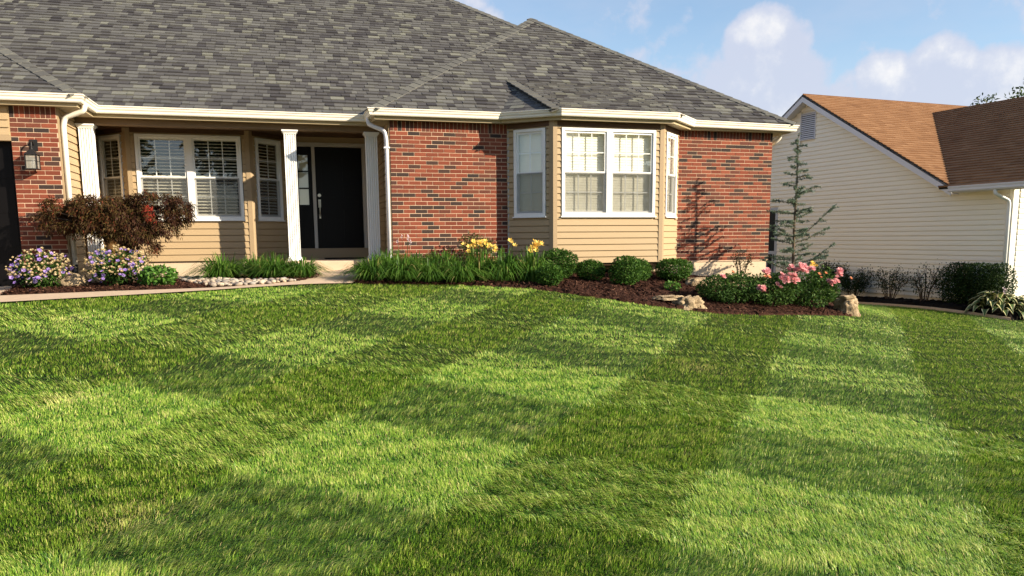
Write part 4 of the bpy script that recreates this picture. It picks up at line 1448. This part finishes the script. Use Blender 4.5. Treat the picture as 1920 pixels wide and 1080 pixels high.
rock('standing_stone', 7.30, -2.35, h(7.30, -2.35) + .08, .195, .18, .200, LIMESTONE, 'upright tan stump-like stone at the right end of the rose bed', 5, 'rock', rough=.40, sub=4, blocky=.42)
rock('slab_stone', 7.22, -2.40, h(7.3, -2.35) + .290, .115, .10, .032, LIMESTONE, 'small flat stone resting on the upright tan stone', 6, 'rock', rough=.2, blocky=.5)
for k, (x, y, sx, sz, lb) in enumerate(((5.35, -1.15, .45, .10, 'long tan ledge stone behind the roses, left of two'), (6.32, -.95, .52, .12, 'long tan ledge stone behind the roses, near the house corner'))):
    rock('ledge_stone', x, y, h(x, y) + .06, sx, .20, sz, LIMESTONE, lb, 40 + k, 'rock', rough=.25, sub=4, blocky=.6, rz=.06, group='ledge stones behind the roses')

# river stones between the mulch and the strap-leaf clumps
import bmesh
PEB = []
for k in range(7):
    bm = bmesh.new(); bmesh.ops.create_icosphere(bm, subdivisions=2, radius=1)
    r = np.random.default_rng(60 + k); K = r.normal(size=(5, 3)) * 1.6; ph = r.uniform(0, 6, 5)
    ax = (1, r.uniform(.7, .95), r.uniform(.5, .72))
    for v in bm.verts:
        p = np.array(v.co); f = 1 + .07 * float(np.sin(K @ p + ph).sum())
        v.co = Vector((p[0] * ax[0] * f, p[1] * ax[1] * f, p[2] * ax[2] * f))
    me = bpy.data.meshes.new('river_stone'); bm.to_mesh(me); bm.free(); me.materials.append(PEBBLE)
    me.polygons.foreach_set('use_smooth', np.ones(len(me.polygons), bool)); PEB.append(me)
RIV = [(-3.45, .9), (-3.38, -.25), (-3.12, -.95), (-2.79, -1.66), (-2.3, -1.70), (-1.95, -1.62), (-1.62, -1.42), (-1.9, -1.25), (-2.45, -1.0), (-2.75, -.5), (-3.0, .1), (-3.1, .9)]
pl = []
tries = 0
rs = random.Random(5)
while len(pl) < 240 and tries < 9000:
    tries += 1
    x = rs.uniform(-3.5, -1.5); y = rs.uniform(-1.75, .9)
    if not inside(RIV, np.array([x]), np.array([y]))[0]: continue
    s = rs.uniform(.030, .060)
    if any((x - a) ** 2 + (y - b) ** 2 < ((s + c) * .80) ** 2 for a, b, c in pl): continue
    pl.append((x, y, s))
for x, y, s in pl:
    o = link('river_stone', rs.choice(PEB), None, label='smooth rounded river stone in the band beside the walkway', cat='stone', group='river stones beside the walkway')
    o.location = (x, y, h(x, y) + .022 + s * .42); o.scale = (s, s, s * rs.uniform(.85, 1.1)); o.rotation_euler = (rs.uniform(-.25, .25), rs.uniform(-.25, .25), rs.uniform(0, 6.3))

# strap-leaf clumps by the porch and along the front
def strap_thing(x, y, hgt, spread, n, seed, label, group, wd=.0145, mat=LIRIOPE, lift=.02):
    t = empty('grass_clump', (x, y, h(x, y) + lift), label, 'ornamental grass', group)
    n = int(n * .62)
    strap_clump(t, n, hgt, spread, wd, mat, seed, base=spread * .36, segs=5, droop=1.1)
    return t
G1 = 'strap-leaf clumps between the walkway and the porch'
strap_thing(-2.72, -.30, .43, .56, 900, 71, 'leftmost dark green grass clump beside the river stones', G1)
strap_thing(-2.22, .05, .40, .50, 650, 72, 'second grass clump from the left under the porch bay window', G1)
strap_thing(-1.93, -.62, .41, .54, 900, 73, 'grass clump in front of the middle porch column', G1)
strap_thing(-1.52, -.80, .36, .46, 700, 74, 'grass clump at the bend of the walkway, right of its row', G1)
G2 = 'grass clumps along the front of the brick wall'
for k, (x, y, lb) in enumerate(((-.50, -1.36, 'leftmost grass clump in front of the right porch column'), (-.08, -1.50, 'grass clump in the front row below the downspout'), (.34, -1.60, 'grass clump in the front row, third from the porch'),
                                (.78, -1.68, 'grass clump at the right end of the front row before the daylilies'), (-.20, -.75, 'grass clump in the back row below the porch downspout'), (.25, -.82, 'grass clump in the middle of the back row by the brick wall'), (.68, -.9, 'grass clump in the back row beside the bronze shrub'))):
    strap_thing(x, y, .40 + .035 * math.sin(k * 2.3), .52, 950, 80 + k, lb, G2)
# pale flower spikes in that row
sp = empty('flower_spike', (.12, -.55, h(.12, -.55)), 'pale lilac flower spikes rising from the grass row against the brick', 'flowers')
m = MB()
tp = []
for k in range(5):
    q = (random.uniform(-.16, .16), random.uniform(-.05, .05), random.uniform(.48, .60)); tp.append(q)
    m.tube([(q[0] * .4, q[1], 0), q], .003, 4)
m.build('stem', LEAF, sp)
lm = [flower_mesh('flower', LILAC, 5, .022, .01, .02)]
scatter(sp, 'flower', lm, [(q[0], q[1], q[2] - .03 * j) for q in tp for j in range(3)], (.7, 1.1), .5, (0, -.8, 0))

# bronze shrub against the brick
t = empty('bronze_shrub', (1.36, -.38, h(1.36, -.38) + .03), 'bronze and green twiggy shrub against the brick wall behind the daylilies', 'shrub')
clump_leaves('foliage', t, [(0, 0, .38, .30, .22, .20), (-.12, 0, .50, .18, .16, .12), (.2, .02, .42, .18, .15, .12)], 1050, .045, .022, REDLEAF, seed=91, shell=.15, noise_amp=.35)
stems(t, 11, .62, .30, .006, BARK, 91)
t.scale = (1, 1, 1.05)

# daylilies
G3 = 'yellow daylilies along the lawn edge'
lilym = [flower_mesh('flower', YELLOW, 6, .062, .045, .034) for _ in range(4)]
def daylily(x, y, n, seed, label, fl, hgt=.60):
    t = empty('daylily', (x, y, h(x, y) + .02), label, 'daylily', G3)
    strap_clump(t, n, hgt, .42, .020, LIRIOPE, seed, base=.17, droop=1.15, segs=5)
    m = MB(); pts = []
    for (fx, fz, k) in fl:
        m.tube([(fx * .3, 0, 0), (fx * .8, -.01, fz * .6), (fx, -.03, fz)], [.006, .005, .004], 5)
        for j in range(k):
            pts.append((fx + random.uniform(-.075, .075), -.05 + random.uniform(-.06, .05), fz + random.uniform(-.06, .06)))
    m.build('stalk', LIRIOPE, t)
    scatter(t, 'flower', lilym, pts, (.55, .9), .45, (.2, -1.0, .1))
    return t
daylily(1.12, -1.55, 260, 101, 'yellow daylily with blooms left, next to the grass row', [(-.05, .56, 8), (.10, .55, 7), (.20, .47, 4), (-.2, .5, 3)])
daylily(1.50, -1.68, 260, 102, 'daylily with few pale buds between the two blooming ones', [(-.20, .57, 4), (.12, .57, 3)])
daylily(1.92, -1.72, 260, 103, 'yellow daylily with a dense bloom cluster in front of the bay window', [(.02, .54, 9), (.09, .58, 8)])

# clipped boxwoods
G4 = 'boxwood shrubs under the bay window'
mound_plant('boxwood_shrub', 2.06, -2.18, .215, .20, .33, 2850, .030, .020, BOXLEAF, 111, 'small round clipped boxwood at the lawn edge beside the daylilies', group=G4, shell=.55, noise_amp=.13)
mound_plant('boxwood_shrub', 2.52, -1.28, .30, .26, .50, 3800, .040, .020, BOXLEAF, 112, 'loose upright boxwood left below the bay window', group=G4, shell=.35, up=.9, noise_amp=.25)
mound_plant('boxwood_shrub', 3.10, -1.22, .24, .22, .34, 2850, .030, .020, BOXLEAF, 113, 'round boxwood below the middle of the bay window', group=G4, shell=.55, noise_amp=.18)
mound_plant('boxwood_shrub', 3.56, -1.62, .27, .24, .47, 3990, .032, .021, BOXLEAF, 114, 'upright boxwood below the right bay pane, nearer the lawn', group=G4, shell=.5, noise_amp=.24)
mound_plant('boxwood_shrub', 4.04, -1.10, .20, .19, .36, 2470, .030, .020, BOXLEAF, 115, 'small boxwood half hidden behind the upright one', group=G4, shell=.55, noise_amp=.18)
mound_plant('boxwood_shrub', 4.72, -1.05, .31, .27, .42, 4180, .034, .022, BOXLEAF, 116, 'broad flat-topped boxwood in front of the concrete base', group=G4, shell=.5, flat=.36)
mound_plant('seedling', 4.28, -1.85, .12, .11, .14, 180, .05, .03, BRIGHT, 117, 'tiny bright green plant on the bare mulch slope', 'plant')

# thin twiggy shrub before the concrete base
tz = empty('twiggy_shrub', (6.45, -.42, h(6.45, -.42) + .03), 'thin half bare twiggy shrub in front of the concrete base', 'shrub')
tips = []
stems(tz, 10, .62, .26, .007, BARK, 121, tips=tips)
r = np.random.default_rng(121)
P = np.array(tips); C = P[r.integers(0, len(P), 260)] * r.uniform(.55, 1.05, (260, 1)) + r.normal(0, .03, (260, 3))
V, F = leaf_arrays(C, rnd_dirs(260, .2, r), rnd_dirs(260, .5, r), .04 * r.uniform(.6, 1.2, 260), .022)
link('foliage', mesh_np('foliage', V, F, REDLEAF, np.repeat(r.random(260) * .7, 4)), tz)

# roses
G5 = 'rose bushes in the right bed'
rosem = [flower_mesh('bloom', PINK, 7, .056, .024, .052, layers=3) for _ in range(4)]
orm = [flower_mesh('bloom', YELLOW, 6, .05, .03, .04, layers=2) for _ in range(2)]
peach = petal('peach_petal', (.75, .30, .16), (.82, .45, .25))
pem = [flower_mesh('bloom', peach, 6, .036, .02, .034, layers=2) for _ in range(2)]
def rose(x, y, rx, ry, hh, n, seed, label, clusters, extra=()):
    t = empty('rose_bush', (x, y, h(x, y) + .03), label, 'rose bush', G5)
    clump_leaves('foliage', t, [(0, 0, hh * .45, rx, ry, hh * .47), (-rx * .35, -.03, hh * .5, rx * .6, ry * .8, hh * .42), (rx * .4, 0, hh * .55, rx * .55, ry * .8, hh * .45)], n, .045, .027, LEAF, seed=seed, shell=.4, noise_amp=.3)
    stems(t, 9, hh * .85, rx * .8, .006, BARK, seed)
    for cx, cy, cz, sp_, k, mm in clusters:
        scatter(t, 'bloom', mm, [(cx + random.gauss(0, sp_), cy + random.gauss(0, .03), cz + random.gauss(0, sp_ * .42)) for _ in range(k)], (.75, 1.2), .45, (.2, -.9, .25))
    return t
rose(4.95, -2.45, .54, .36, .48, 3400, 131, 'leftmost rose bush with one low pink cluster', [(.33, -.34, .22, .05, 6, rosem), (-.30, -.30, .43, .03, 2, rosem), (.48, -.3, .40, .03, 2, pem), (-.1, -.3, .5, .02, 1, pem)])
rose(5.82, -2.35, .52, .36, .52, 3400, 132, 'middle rose bush with two large pink flower heads', [(.02, -.36, .42, .095, 20, rosem), (.33, -.22, .58, .085, 16, rosem), (-.28, -.2, .54, .06, 7, rosem), (-.12, -.36, .30, .015, 1, rosem)])
rose(6.68, -2.20, .48, .36, .58, 3400, 133, 'right rose bush with pink, peach and one yellow bloom', [(.20, -.30, .42, .07, 9, rosem), (.34, -.25, .54, .05, 4, rosem), (-.08, -.1, .68, .03, 4, orm), (.02, -.3, .50, .1, 3, pem), (.52, -.25, .46, .02, 1, pem)])

# orange stakes leaning by the house corner
t = empty('stake_bundle', (7.75, .55, h(7.75, .55)), 'bundle of orange stakes with a white knob leaning at the house corner', 'stakes')
for k in range(4):
    MB().tube([(-.02 + .035 * k, -.06 - .01 * k, 0), (-.24 + .035 * k, .02, .52 - .05 * k)], .013, 6).build('stake', ORANGE, t)
bmk = MB(); bmk.tube([(-.25, .02, .53), (-.255, .02, .56), (-.262, .02, .60), (-.268, .02, .63)], [.02, .042, .042, .015], 10); bmk.build('knob', WHITE, t, smooth=True)

# ------------------------------------------------------------------ small weeping maple
mx, my = -3.97, -.50
mz = h(mx, my)
t = empty('japanese_maple', (mx, my, mz), 'small weeping red-leaved maple with a wide flat crown before the porch', 'tree')
m = MB()
m.tube([(0, 0, -.05), (.01, 0, .25), (-.02, .01, .50), (-.05, 0, .70), (-.06, 0, .90)], [.040, .034, .030, .026, .018], 8)
LOBES = [(-4.757, .859, .366, .22), (-4.295, .92, .468, .24), (-3.62, .95, .42, .22), (-3.28, .95, .17, .20), (-4.05, .70, .45, .24), (-3.844, .45, .20, .18), (-3.50, .70, .20, .12), (-4.42, .68, .36, .17), (-5.00, .80, .17, .14), (-3.90, .64, .28, .20), (-3.95, .93, .32, .20), (-4.42, .95, .24, .18), (-4.58, .84, .26, .18)]
for lx, lz, rx, rzz in LOBES:
    for sg in (-.6, .5):
        e = Vector((lx - mx + rx * sg, random.uniform(-.25, .25), lz - mz + rzz * .2))
        m.tube([(-.03, 0, .55), Vector((-.03, 0, .60)).lerp(e, .5) + Vector((0, 0, .10)), e], [.018, .011, .004], 5)
m.build('trunk', BARK, t)
blobs = [(lx - mx, random.uniform(-.08, .08), lz - mz, rx, .30 + rx * .35, rzz) for lx, lz, rx, rzz in LOBES]
r = np.random.default_rng(140)
n = 34000
B = np.array(blobs); vol = (B[:, 3] * B[:, 4] * B[:, 5]) ** .7
pk = r.choice(len(B), n, p=vol / vol.sum())
nc = 640
pkc = r.choice(len(B), nc, p=vol / vol.sum())
dc = r.normal(size=(nc, 3)); dc /= np.linalg.norm(dc, axis=1, keepdims=True)
CC = B[pkc, :3] + dc * (.45 + .55 * r.random(nc)[:, None] ** .6) * B[pkc, 3:6]
pk = r.integers(0, nc, n)
tone = r.normal(0, .13, nc)
out_dir = dc * np.array([1, 1, .25]); out_dir /= np.linalg.norm(out_dir, axis=1, keepdims=True)
spread = r.random(n)
C = CC[pk] + out_dir[pk] * (spread * .075)[:, None] + r.normal(0, .028, (n, 3)) * np.array([1.2, 1.2, .7]); C[:, 2] -= spread ** 2 * .07
d = out_dir[pk]
D = d * .8 + rnd_dirs(n, 0, r) * .65; D[:, 2] -= .15 + .8 * spread
C[:, 2] = np.minimum(C[:, 2], 1.19 - mz + .035 * np.sin(C[:, 0] * 9) + r.normal(0, .02, n))
V, F = leaf_arrays(C, D, rnd_dirs(n, 1.0, r) + d * .4, .056 * r.uniform(.6, 1.3, n), .013 * r.uniform(.7, 1.4, n), .35)
sh = np.clip(r.normal(.42, .20, n) + tone[pk] + .25 * (C[:, 0] < -.1) * r.random(n), 0, .94)
red = (np.abs(C[:, 0] - .33) < .09) & (np.abs(C[:, 2] - 1.06) < .12) & (C[:, 1] < .0); sh[red & (r.random(n) < .6)] = 1
link('crown', mesh_np('crown', V, F, MAPLE, np.repeat(sh, 4)), t)

# ------------------------------------------------------------------ young blue cedar
cx, cy = 7.09, -1.10
cz = h(cx, cy)
t = empty('blue_cedar', (cx, cy, cz), 'young sparse blue-grey cedar beside the brick corner', 'tree')
ht = 2.26 - cz
m = MB()
m.tube([(0, 0, -.05), (.0, 0, .5), (-.01, 0, 1.2), (.01, 0, 2.0), (.005, 0, ht - .35), (-.02, 0, ht - .12), (.03, 0, ht)], [.034, .028, .022, .014, .009, .006, .004], 8)
m.build('trunk', BARK, t)
def needles(parent, path, dens, seed, ln=.040):
    r = np.random.default_rng(seed)
    C = []; D = []
    for a, b in zip(path, path[1:]):
        a = np.array(a); b = np.array(b); L = np.linalg.norm(b - a)
        k = max(2, int(L * dens))
        for j in range(k):
            c = a + (b - a) * (j + r.random()) / k
            q = r.normal(size=(11, 3)) + np.array([0, 0, .35]); q /= np.linalg.norm(q, axis=1, keepdims=True)
            C.append(np.repeat(c[None], 11, 0) + r.normal(0, .004, (11, 3))); D.append(q)
    C = np.concatenate(C); D = np.concatenate(D)
    V, F = leaf_arrays(C, D, rnd_dirs(len(C), 0, r), ln * r.uniform(.6, 1.25, len(C)), .011, 0)
    return link('needles', mesh_np('needles', V, F, CEDAR, np.repeat(np.clip(r.normal(.5, .25, len(C)), 0, 1), 4)), parent)
needles(t, [(0, 0, ht - 1.4), (.01, 0, 2.0), (-.02, 0, ht - .12), (.03, 0, ht)], 30, 1)
rc = random.Random(9)
BR = []
zz = .32
while zz < ht - .12:
    f = (zz - .3) / (ht - .3)
    BR.append((zz, rc.uniform(0, 2 * math.pi), (.60 * (1 - f) ** .8 + .07) * rc.uniform(.55, 1.0), rc.uniform(-.05, .45)))
    zz += rc.uniform(.025, .055)
# the longest, rising limbs seen in the photograph: (height, azimuth, length, rise)
BR += [(1.02, -.12, .78, .75), (.92, -.05, .74, .40), (.42, -.1, .80, .62), (1.02, math.pi + .1, .60, .28), (.42, math.pi - .1, .60, .38), (.55, -.4, .60, .25), (1.45, math.pi, .46, .10), (1.30, math.pi + .4, .40, -.05),
       (1.75, .1, .46, .45), (1.62, math.pi - .3, .40, .2), (.75, math.pi + .5, .52, .1)]
for k, (z0, az, L, rise) in enumerate(BR):
    dx, dy = math.cos(az), math.sin(az)
    path = [Vector((0, 0, z0)), Vector((dx * L * .35, dy * L * .35, z0 + L * .35 * rise * .6)), Vector((dx * L * .7, dy * L * .7, z0 + L * .7 * rise * .9)), Vector((dx * L, dy * L, z0 + L * rise - .02))]
    m = MB(); m.tube(path, [.010 * (.5 + L), .007 * (.5 + L), .005, .002], 5)
    sides = []
    for j in range(int(L * 9)):
        p = path[1].lerp(path[3], rc.random()); sgn = rc.choice((-1, 1)); l2 = rc.uniform(.05, .15) * (.5 + L)
        q = p + Vector((dx * .6 - dy * sgn, dy * .6 + dx * sgn, rc.uniform(-.1, .25))).normalized() * l2
        m.tube([p, q], [.004, .0015], 4); sides.append((p, q))
    b = m.build('branch', BARK, t)
    nd_ = needles(b, path[0:4], 34, 200 + k)
    if sides:
        Vs = []
        for p, q in sides:
            needles(b, [p, q], 36, 400 + k * 7)

# ------------------------------------------------------------------ neighbour's plants
def ground_pt(s, t_):
    p = npt(s, t_); return p.x, p.y, h(p.x, p.y) + .03
x, y, z = ground_pt(.40, -.52)
t = empty('hedge', (x, y, z), 'dense clipped block hedge against the cream siding wall', 'hedge', rz=-NA)
clump_leaves('foliage', t, [(0, .40, .55, .38, .46, .54), (0, -.05, .56, .38, .50, .55), (0, -.50, .55, .38, .42, .54)], 16000, .042, .026, HEDGE, seed=151, shell=.3, flat_top=1.0, noise_amp=.1)
stems(t, 10, .8, .3, .01, BARK, 151)
G6 = 'thin shrubs along the cream siding wall'
for k, (s, tt, hh, sp_, nl, lb) in enumerate(((1.62, -.55, .98, .42, 700, 'nearly bare twiggy shrub touching the left end of the hedge'), (2.65, -.5, .92, .55, 1100, 'half bare spreading shrub in the middle of the siding wall'),
                                              (3.85, -.5, .86, .42, 2600, 'dark leafy shrub on the siding wall left of the bare ones'), (4.75, -.5, .92, .50, 5200, 'dense dark shrub by the siding wall behind the roses'))):
    x, y, z = ground_pt(s, tt)
    t = empty('wall_shrub', (x, y, z), lb, 'shrub', G6)
    tips = []
    stems(t, 12, hh, sp_, .011, BARK, 160 + k, tips=tips)
    r = np.random.default_rng(160 + k); P = np.array(tips)
    C = P[r.integers(0, len(P), nl)] * r.uniform(.45, 1.05, (nl, 1)) + r.normal(0, .06, (nl, 3))
    V, F = leaf_arrays(C, rnd_dirs(nl, .2, r), rnd_dirs(nl, .5, r), .045 * r.uniform(.6, 1.3, nl), .026)
    link('foliage', mesh_np('foliage', V, F, HEDGE, np.repeat(np.clip(r.normal(.4, .2, nl), 0, 1), 4)), t)
# variegated hosta: every leaf its own mesh object
HL = []
for k in range(5):
    m = MB()
    L, W_ = .20, .125
    rows = 6
    for i in range(rows + 1):
        u_ = i / rows
        w_ = W_ * math.sin(math.pi * (.06 + .94 * u_) ** .85) * .98 + .002
        zc = .085 * math.sin(u_ * 2.4) - .12 * u_ ** 2.4
        for c_, sh_ in ((-1, 1), (-.68, .70), (0, .0 + .1 * k), (.68, .70), (1, 1)):
            m.v.append((L * u_, w_ * c_ * .5, zc + abs(c_) * .016)); m.a.append(sh_)
    for i in range(rows):
        for j in range(4):
            a = i * 5 + j
            m.f.append((a, a + 1, a + 6, a + 5))
    HL.append(m.mesh('leaf', HOSTA, True))
rh = random.Random(77)
def hosta(s, tt, n, lb):
    x, y, z = ground_pt(s, tt)
    t = empty('hosta', (x, y, z), lb, 'hosta', 'variegated hostas at the neighbour corner')
    for k in range(n):
        a = rh.uniform(0, 2 * math.pi); lev = rh.random()
        o = link('leaf', rh.choice(HL), t)
        rr = .04 + .36 * (1 - lev) ** .7
        o.location = (math.cos(a) * rr, math.sin(a) * rr, .06 + .27 * lev)
        o.rotation_euler = (rh.uniform(-.3, .3), .15 - .75 * lev + rh.uniform(-.2, .2), a + rh.uniform(-.4, .4))
        sc = rh.uniform(1.0, 1.5); o.scale = (sc, sc, sc)
    return t
h1 = hosta(-.35, -.75, 85, 'large cream-edged hosta at the lawn edge in front of the hedge')
hosta(-.75, -.25, 60, 'yellow-tinged hosta nearest the white garage corner')
hf = MB(); tp = []
for k in range(6):
    q = (rh.uniform(-.05, .25), rh.uniform(-.1, .1), rh.uniform(.42, .56)); tp.append(q); hf.tube([(q[0] * .3, 0, .1), q], .004, 4)
hf.build('stalk', LIRIOPE, h1)
scatter(h1, 'flower', lm, [(q[0] + random.gauss(0, .02), q[1], q[2] - .035 * j) for q in tp for j in range(4)], (1.0, 1.5), .5, (0, -.8, 0))

# tree tops beyond the brown roof
def back_tree(x, y, hh, blobs, n, seed, label):
    z0 = -1.2
    t = empty('background_tree', (x, y, z0), label, 'tree', 'trees beyond the brown roof')
    m = MB(); m.tube([(0, 0, 0), (.1, 0, hh * .4), (0, .1, hh * .75)], [.2, .15, .06], 8)
    for b in blobs:
        m.tube([(.03, 0, hh * .5), Vector((.03, 0, hh * .5)).lerp(Vector(b[:3]), .6) + Vector((0, 0, .2)), b[:3]], [.07, .04, .012], 5)
    m.build('trunk', BARK, t)
    clump_leaves('crown', t, blobs, n, .16, .07, TREELEAF, seed=seed, shell=.1, noise_amp=.5)
    return t
back_tree(24.6, 10.6, 6.6, [(-1.45, -.3, 6.45, .34, .4, .25), (-.9, 0, 5.9, .8, .8, .5), (.6, 0, 6.2, 1.0, 1.0, .7)], 700, 171, 'tree whose small top sprig rises just above the brown roof ridge')
back_tree(27.1, 11.4, 8.0, [(-.5, 0, 6.9, .8, .9, .9), (.9, 0, 6.6, 1.3, 1.2, 1.5), (-.2, .2, 5.8, 1.2, 1.2, .8)], 1500, 172, 'taller tree at the right edge behind the brown roof')

# trees across the street, behind the viewpoint: they shade the low sky and show in the panes
G7 = 'street trees mirrored in the window panes'
ft = random.Random(3)
for k, (az, dist, hh) in enumerate(((112, 52, 9), (126, 60, 10), (141, 46, 11.5), (153, 44, 13.5), (165, 40, 13), (176, 42, 14), (187, 38, 13), (198, 40, 14.5), (209, 38, 13), (221, 40, 13.5), (233, 42, 13), (246, 44, 12))):
    x = math.sin(R(az)) * dist; y = math.cos(R(az)) * dist
    t = empty('street_tree', (x, y, -1.6), ['broad leafy street tree with a full round crown mirrored in the panes', 'tall leafy street tree with an uneven crown mirrored in the panes'][k % 2], 'tree', G7)
    m = MB(); m.tube([(0, 0, 0), (.1, 0, hh * .3), (0, .1, hh * .7)], [.28, .22, .08], 8); m.build('trunk', BARK, t)
    bl = [(ft.uniform(-1.5, 1.5), ft.uniform(-1, 1), hh * ft.uniform(.42, .8), ft.uniform(2.0, 3.4), ft.uniform(1.8, 2.6), hh * ft.uniform(.17, .25)) for _ in range(5)]
    clump_leaves('crown', t, bl, 1500, .75, .42, TREELEAF, seed=300 + k, shell=.2, noise_amp=.4)

# ------------------------------------------------------------------ mulch chips
def chips(name, poly, n, lift, mat, seed):
    r = np.random.default_rng(seed)
    xs_ = [p[0] for p in poly]; ys_ = [p[1] for p in poly]
    X = r.uniform(min(xs_), max(xs_), n * 3); Y = r.uniform(min(ys_), max(ys_), n * 3)
    k = inside(poly, X, Y); X = X[k][:n]; Y = Y[k][:n]; n = len(X)
    Z = H(X, Y) + lift + r.uniform(-.004, .018, n)
    D = r.normal(size=(n, 3)); D[:, 2] *= .35
    V, F = leaf_arrays(np.stack([X, Y, Z], 1), D, rnd_dirs(n, 1.2, r), r.uniform(.02, .065, n), r.uniform(.008, .02, n), .05)
    return link(name, mesh_np(name, V, F, mat, np.repeat(r.random(n) ** 1.5, 4)), kind='stuff')
chips('mulch_chips', BED_LEFT, 9000, .036, CHIP, 1)
chips('mulch_chips', BED_GRASS, 5000, .028, CHIP, 2)
chips('mulch_chips', BED_MAIN, 20000, .038, CHIP, 3)

# ------------------------------------------------------------------ grass blades
LAWN_EDGE = WALK_FRONT + [(.64, -1.9), (1.73, -2.4), (2.42, -2.8), (3.12, -3.1), (4.19, -3.2), (5.2, -3.07), (6.1, -2.8), (7.2, -2.57), (7.67, -2.2), (7.87, -1.4), (7.92, .5), (7.85, 9)]
LAWN = [(-5.72, -20), (-5.72, -2.33)] + LAWN_EDGE[1:] + [tuple(npt(9, -1.25)[:2]), tuple(npt(5, -1.25)[:2]), tuple(npt(2, -1.29)[:2]), tuple(npt(0, -1.25)[:2]), tuple(npt(-.9, -1.1)[:2]), tuple(npt(-.95, .3)[:2]), (24, .3), (24, -20)]
cam2 = np.array([CAM_POS.x, CAM_POS.y])
def sample_lawn(n, dmin, dmax, power, seed):
    r = np.random.default_rng(seed)
    az = r.uniform(R(-25), R(58), n)
    u = r.random(n)
    k = 2 - power
    d = (dmin ** k + u * (dmax ** k - dmin ** k)) ** (1 / k)
    X = cam2[0] + np.sin(az) * d; Y = cam2[1] + np.cos(az) * d
    m = inside(LAWN, X, Y)
    return X[m], Y[m], d[m], r
S1N = np.array([.77, -.64]); S1D = np.array([.64, .77])
S2N = np.array([.565, .825]); S2D = np.array([.825, -.565])
E1 = [-3.6, -2.2, -.9, .45, 1.8, 2.9, 3.9, 5.32, 6.45, 7.88, 9.4, 10.8, 12.2, 13.6, 15.0, 16.4, 17.8]
E2L = [-16.2, -15.1, -14.0, -12.9, -11.8, -10.65, -9.5, -8.33, -7.2, -6.05, -4.9, -3.8, -2.7, -1.6, -.5, .6, 1.7, 2.8, 4]
def stripe(q, edges, soft):
    """+1 / -1 alternating between edges, soft transitions"""
    out = np.zeros_like(q); s = 1.0
    out[:] = -1.0
    sign = -1.0
    for e in edges:
        t = np.clip((q - e) / soft * .5 + .5, 0, 1)
        out = out * (1 - t) + (-sign) * t
        sign = -sign
    return out
def lean_at(X, Y):
    wob = .05 * np.sin(X * .9 + Y * .5) + .03 * np.sin(X * 2.3 - Y * 1.7 + 1)
    q1 = X * S1N[0] + Y * S1N[1] + wob * .6
    q2 = X * S2N[0] + Y * S2N[1] + wob
    a = stripe(q1, E1, .09); b = -stripe(q2, E2L, .11)
    return a, b
def grass(name, n, dmin, dmax, power, seed, segs, hgt, wd0):
    X, Y, d, r = sample_lawn(n, dmin, dmax, power, seed)
    n = len(X)
    Z = H(X, Y) - .004
    a, b = lean_at(X, Y)
    lx = a * S1D[0] * .60 - b * S2D[0] * .60 - .03; ly = a * S1D[1] * .60 - b * S2D[1] * .60 + .20
    tx = np.zeros(n); ty = np.zeros(n); th = np.zeros(n)
    rk = np.random.default_rng(99)
    for _k in range(14):
        wl_ = rk.uniform(.06, .30); an = rk.uniform(0, 2 * np.pi); ph = rk.uniform(0, 6.28, 3)
        q = (X * np.cos(an) + Y * np.sin(an)) * 2 * np.pi / wl_
        tx += np.sin(q + ph[0]); ty += np.sin(q + ph[1]); th += np.sin(q * .6 + ph[2])
    lx += tx * .055 + r.normal(0, .25, n); ly += ty * .055 + r.normal(0, .25, n)
    hh = hgt * r.uniform(.65, 1.25, n) * (1 + .05 * th)
    w = wd0 * (np.maximum(d, 4.0) / 4.0) ** .85 * r.uniform(.7, 1.3, n)
    fa = np.arctan2(ly, lx) + np.pi / 2 + r.normal(0, .45, n)
    px = np.cos(fa) * w * .5; py = np.sin(fa) * w * .5
    base = np.stack([X, Y, Z], 1); side = np.stack([px, py, np.zeros(n)], 1)
    L = np.stack([lx * hh, ly * hh, hh], 1)
    patch = np.sin(X * 1.1 + Y * .7) * np.sin(X * .43 - Y * 1.3 + 2) + .6 * np.sin(X * 3.1 + 1.2 * Y) * np.sin(2.3 * Y - X)
    sh = np.clip(r.normal(.48, .25, n) + .03 * th + .035 * patch, 0, .9)
    for bx, by, br in ((-4.05, -3.75, .13), (-2.55, -9.15, .20), (-.2, -8.2, .12), (2.2, -6.4, .25), (-3.4, -6.9, .18)):
        g = np.exp(-((X - bx) ** 2 + (Y - by) ** 2) / br ** 2)
        sh = np.where(r.random(n) < g * .55, np.clip(.93 + .05 * r.normal(size=n), .9, 1), sh)
    dry = r.random(n); sh[dry > .955] = r.uniform(.9, 1, (dry > .955).sum())
    if segs == 1:
        tip = base + L; tip[:, 2] -= (lx ** 2 + ly ** 2) * hh * .30
        V = np.stack([base - side, base + side, tip], 1).reshape(-1, 3)
        F = np.arange(n * 3).reshape(-1, 3)
        return link(name, mesh_np(name, V, F, GRASS, np.repeat(sh, 3)), kind='stuff')
    mid_ = base + L * np.array([.38, .38, .60]); tip = base + L; tip[:, 2] -= (lx ** 2 + ly ** 2) * hh * .35
    V = np.stack([base - side, base + side, mid_ + side * .8, mid_ - side * .8, tip], 1).reshape(-1, 3)
    i = np.arange(n)[:, None] * 5
    F = np.concatenate([i + np.array([[0, 1, 2]]), i + np.array([[0, 2, 3]]), i + np.array([[3, 2, 4]])], 0)
    return link(name, mesh_np(name, V, F, GRASS, np.repeat(sh, 5)), kind='stuff')
grass('lawn_grass', 430000, 2.6, 7.0, 1.0, 1, 2, .036, .0027)
grass('lawn_grass', 880000, 7.0, 27.0, 1.35, 2, 1, .034, .0033)
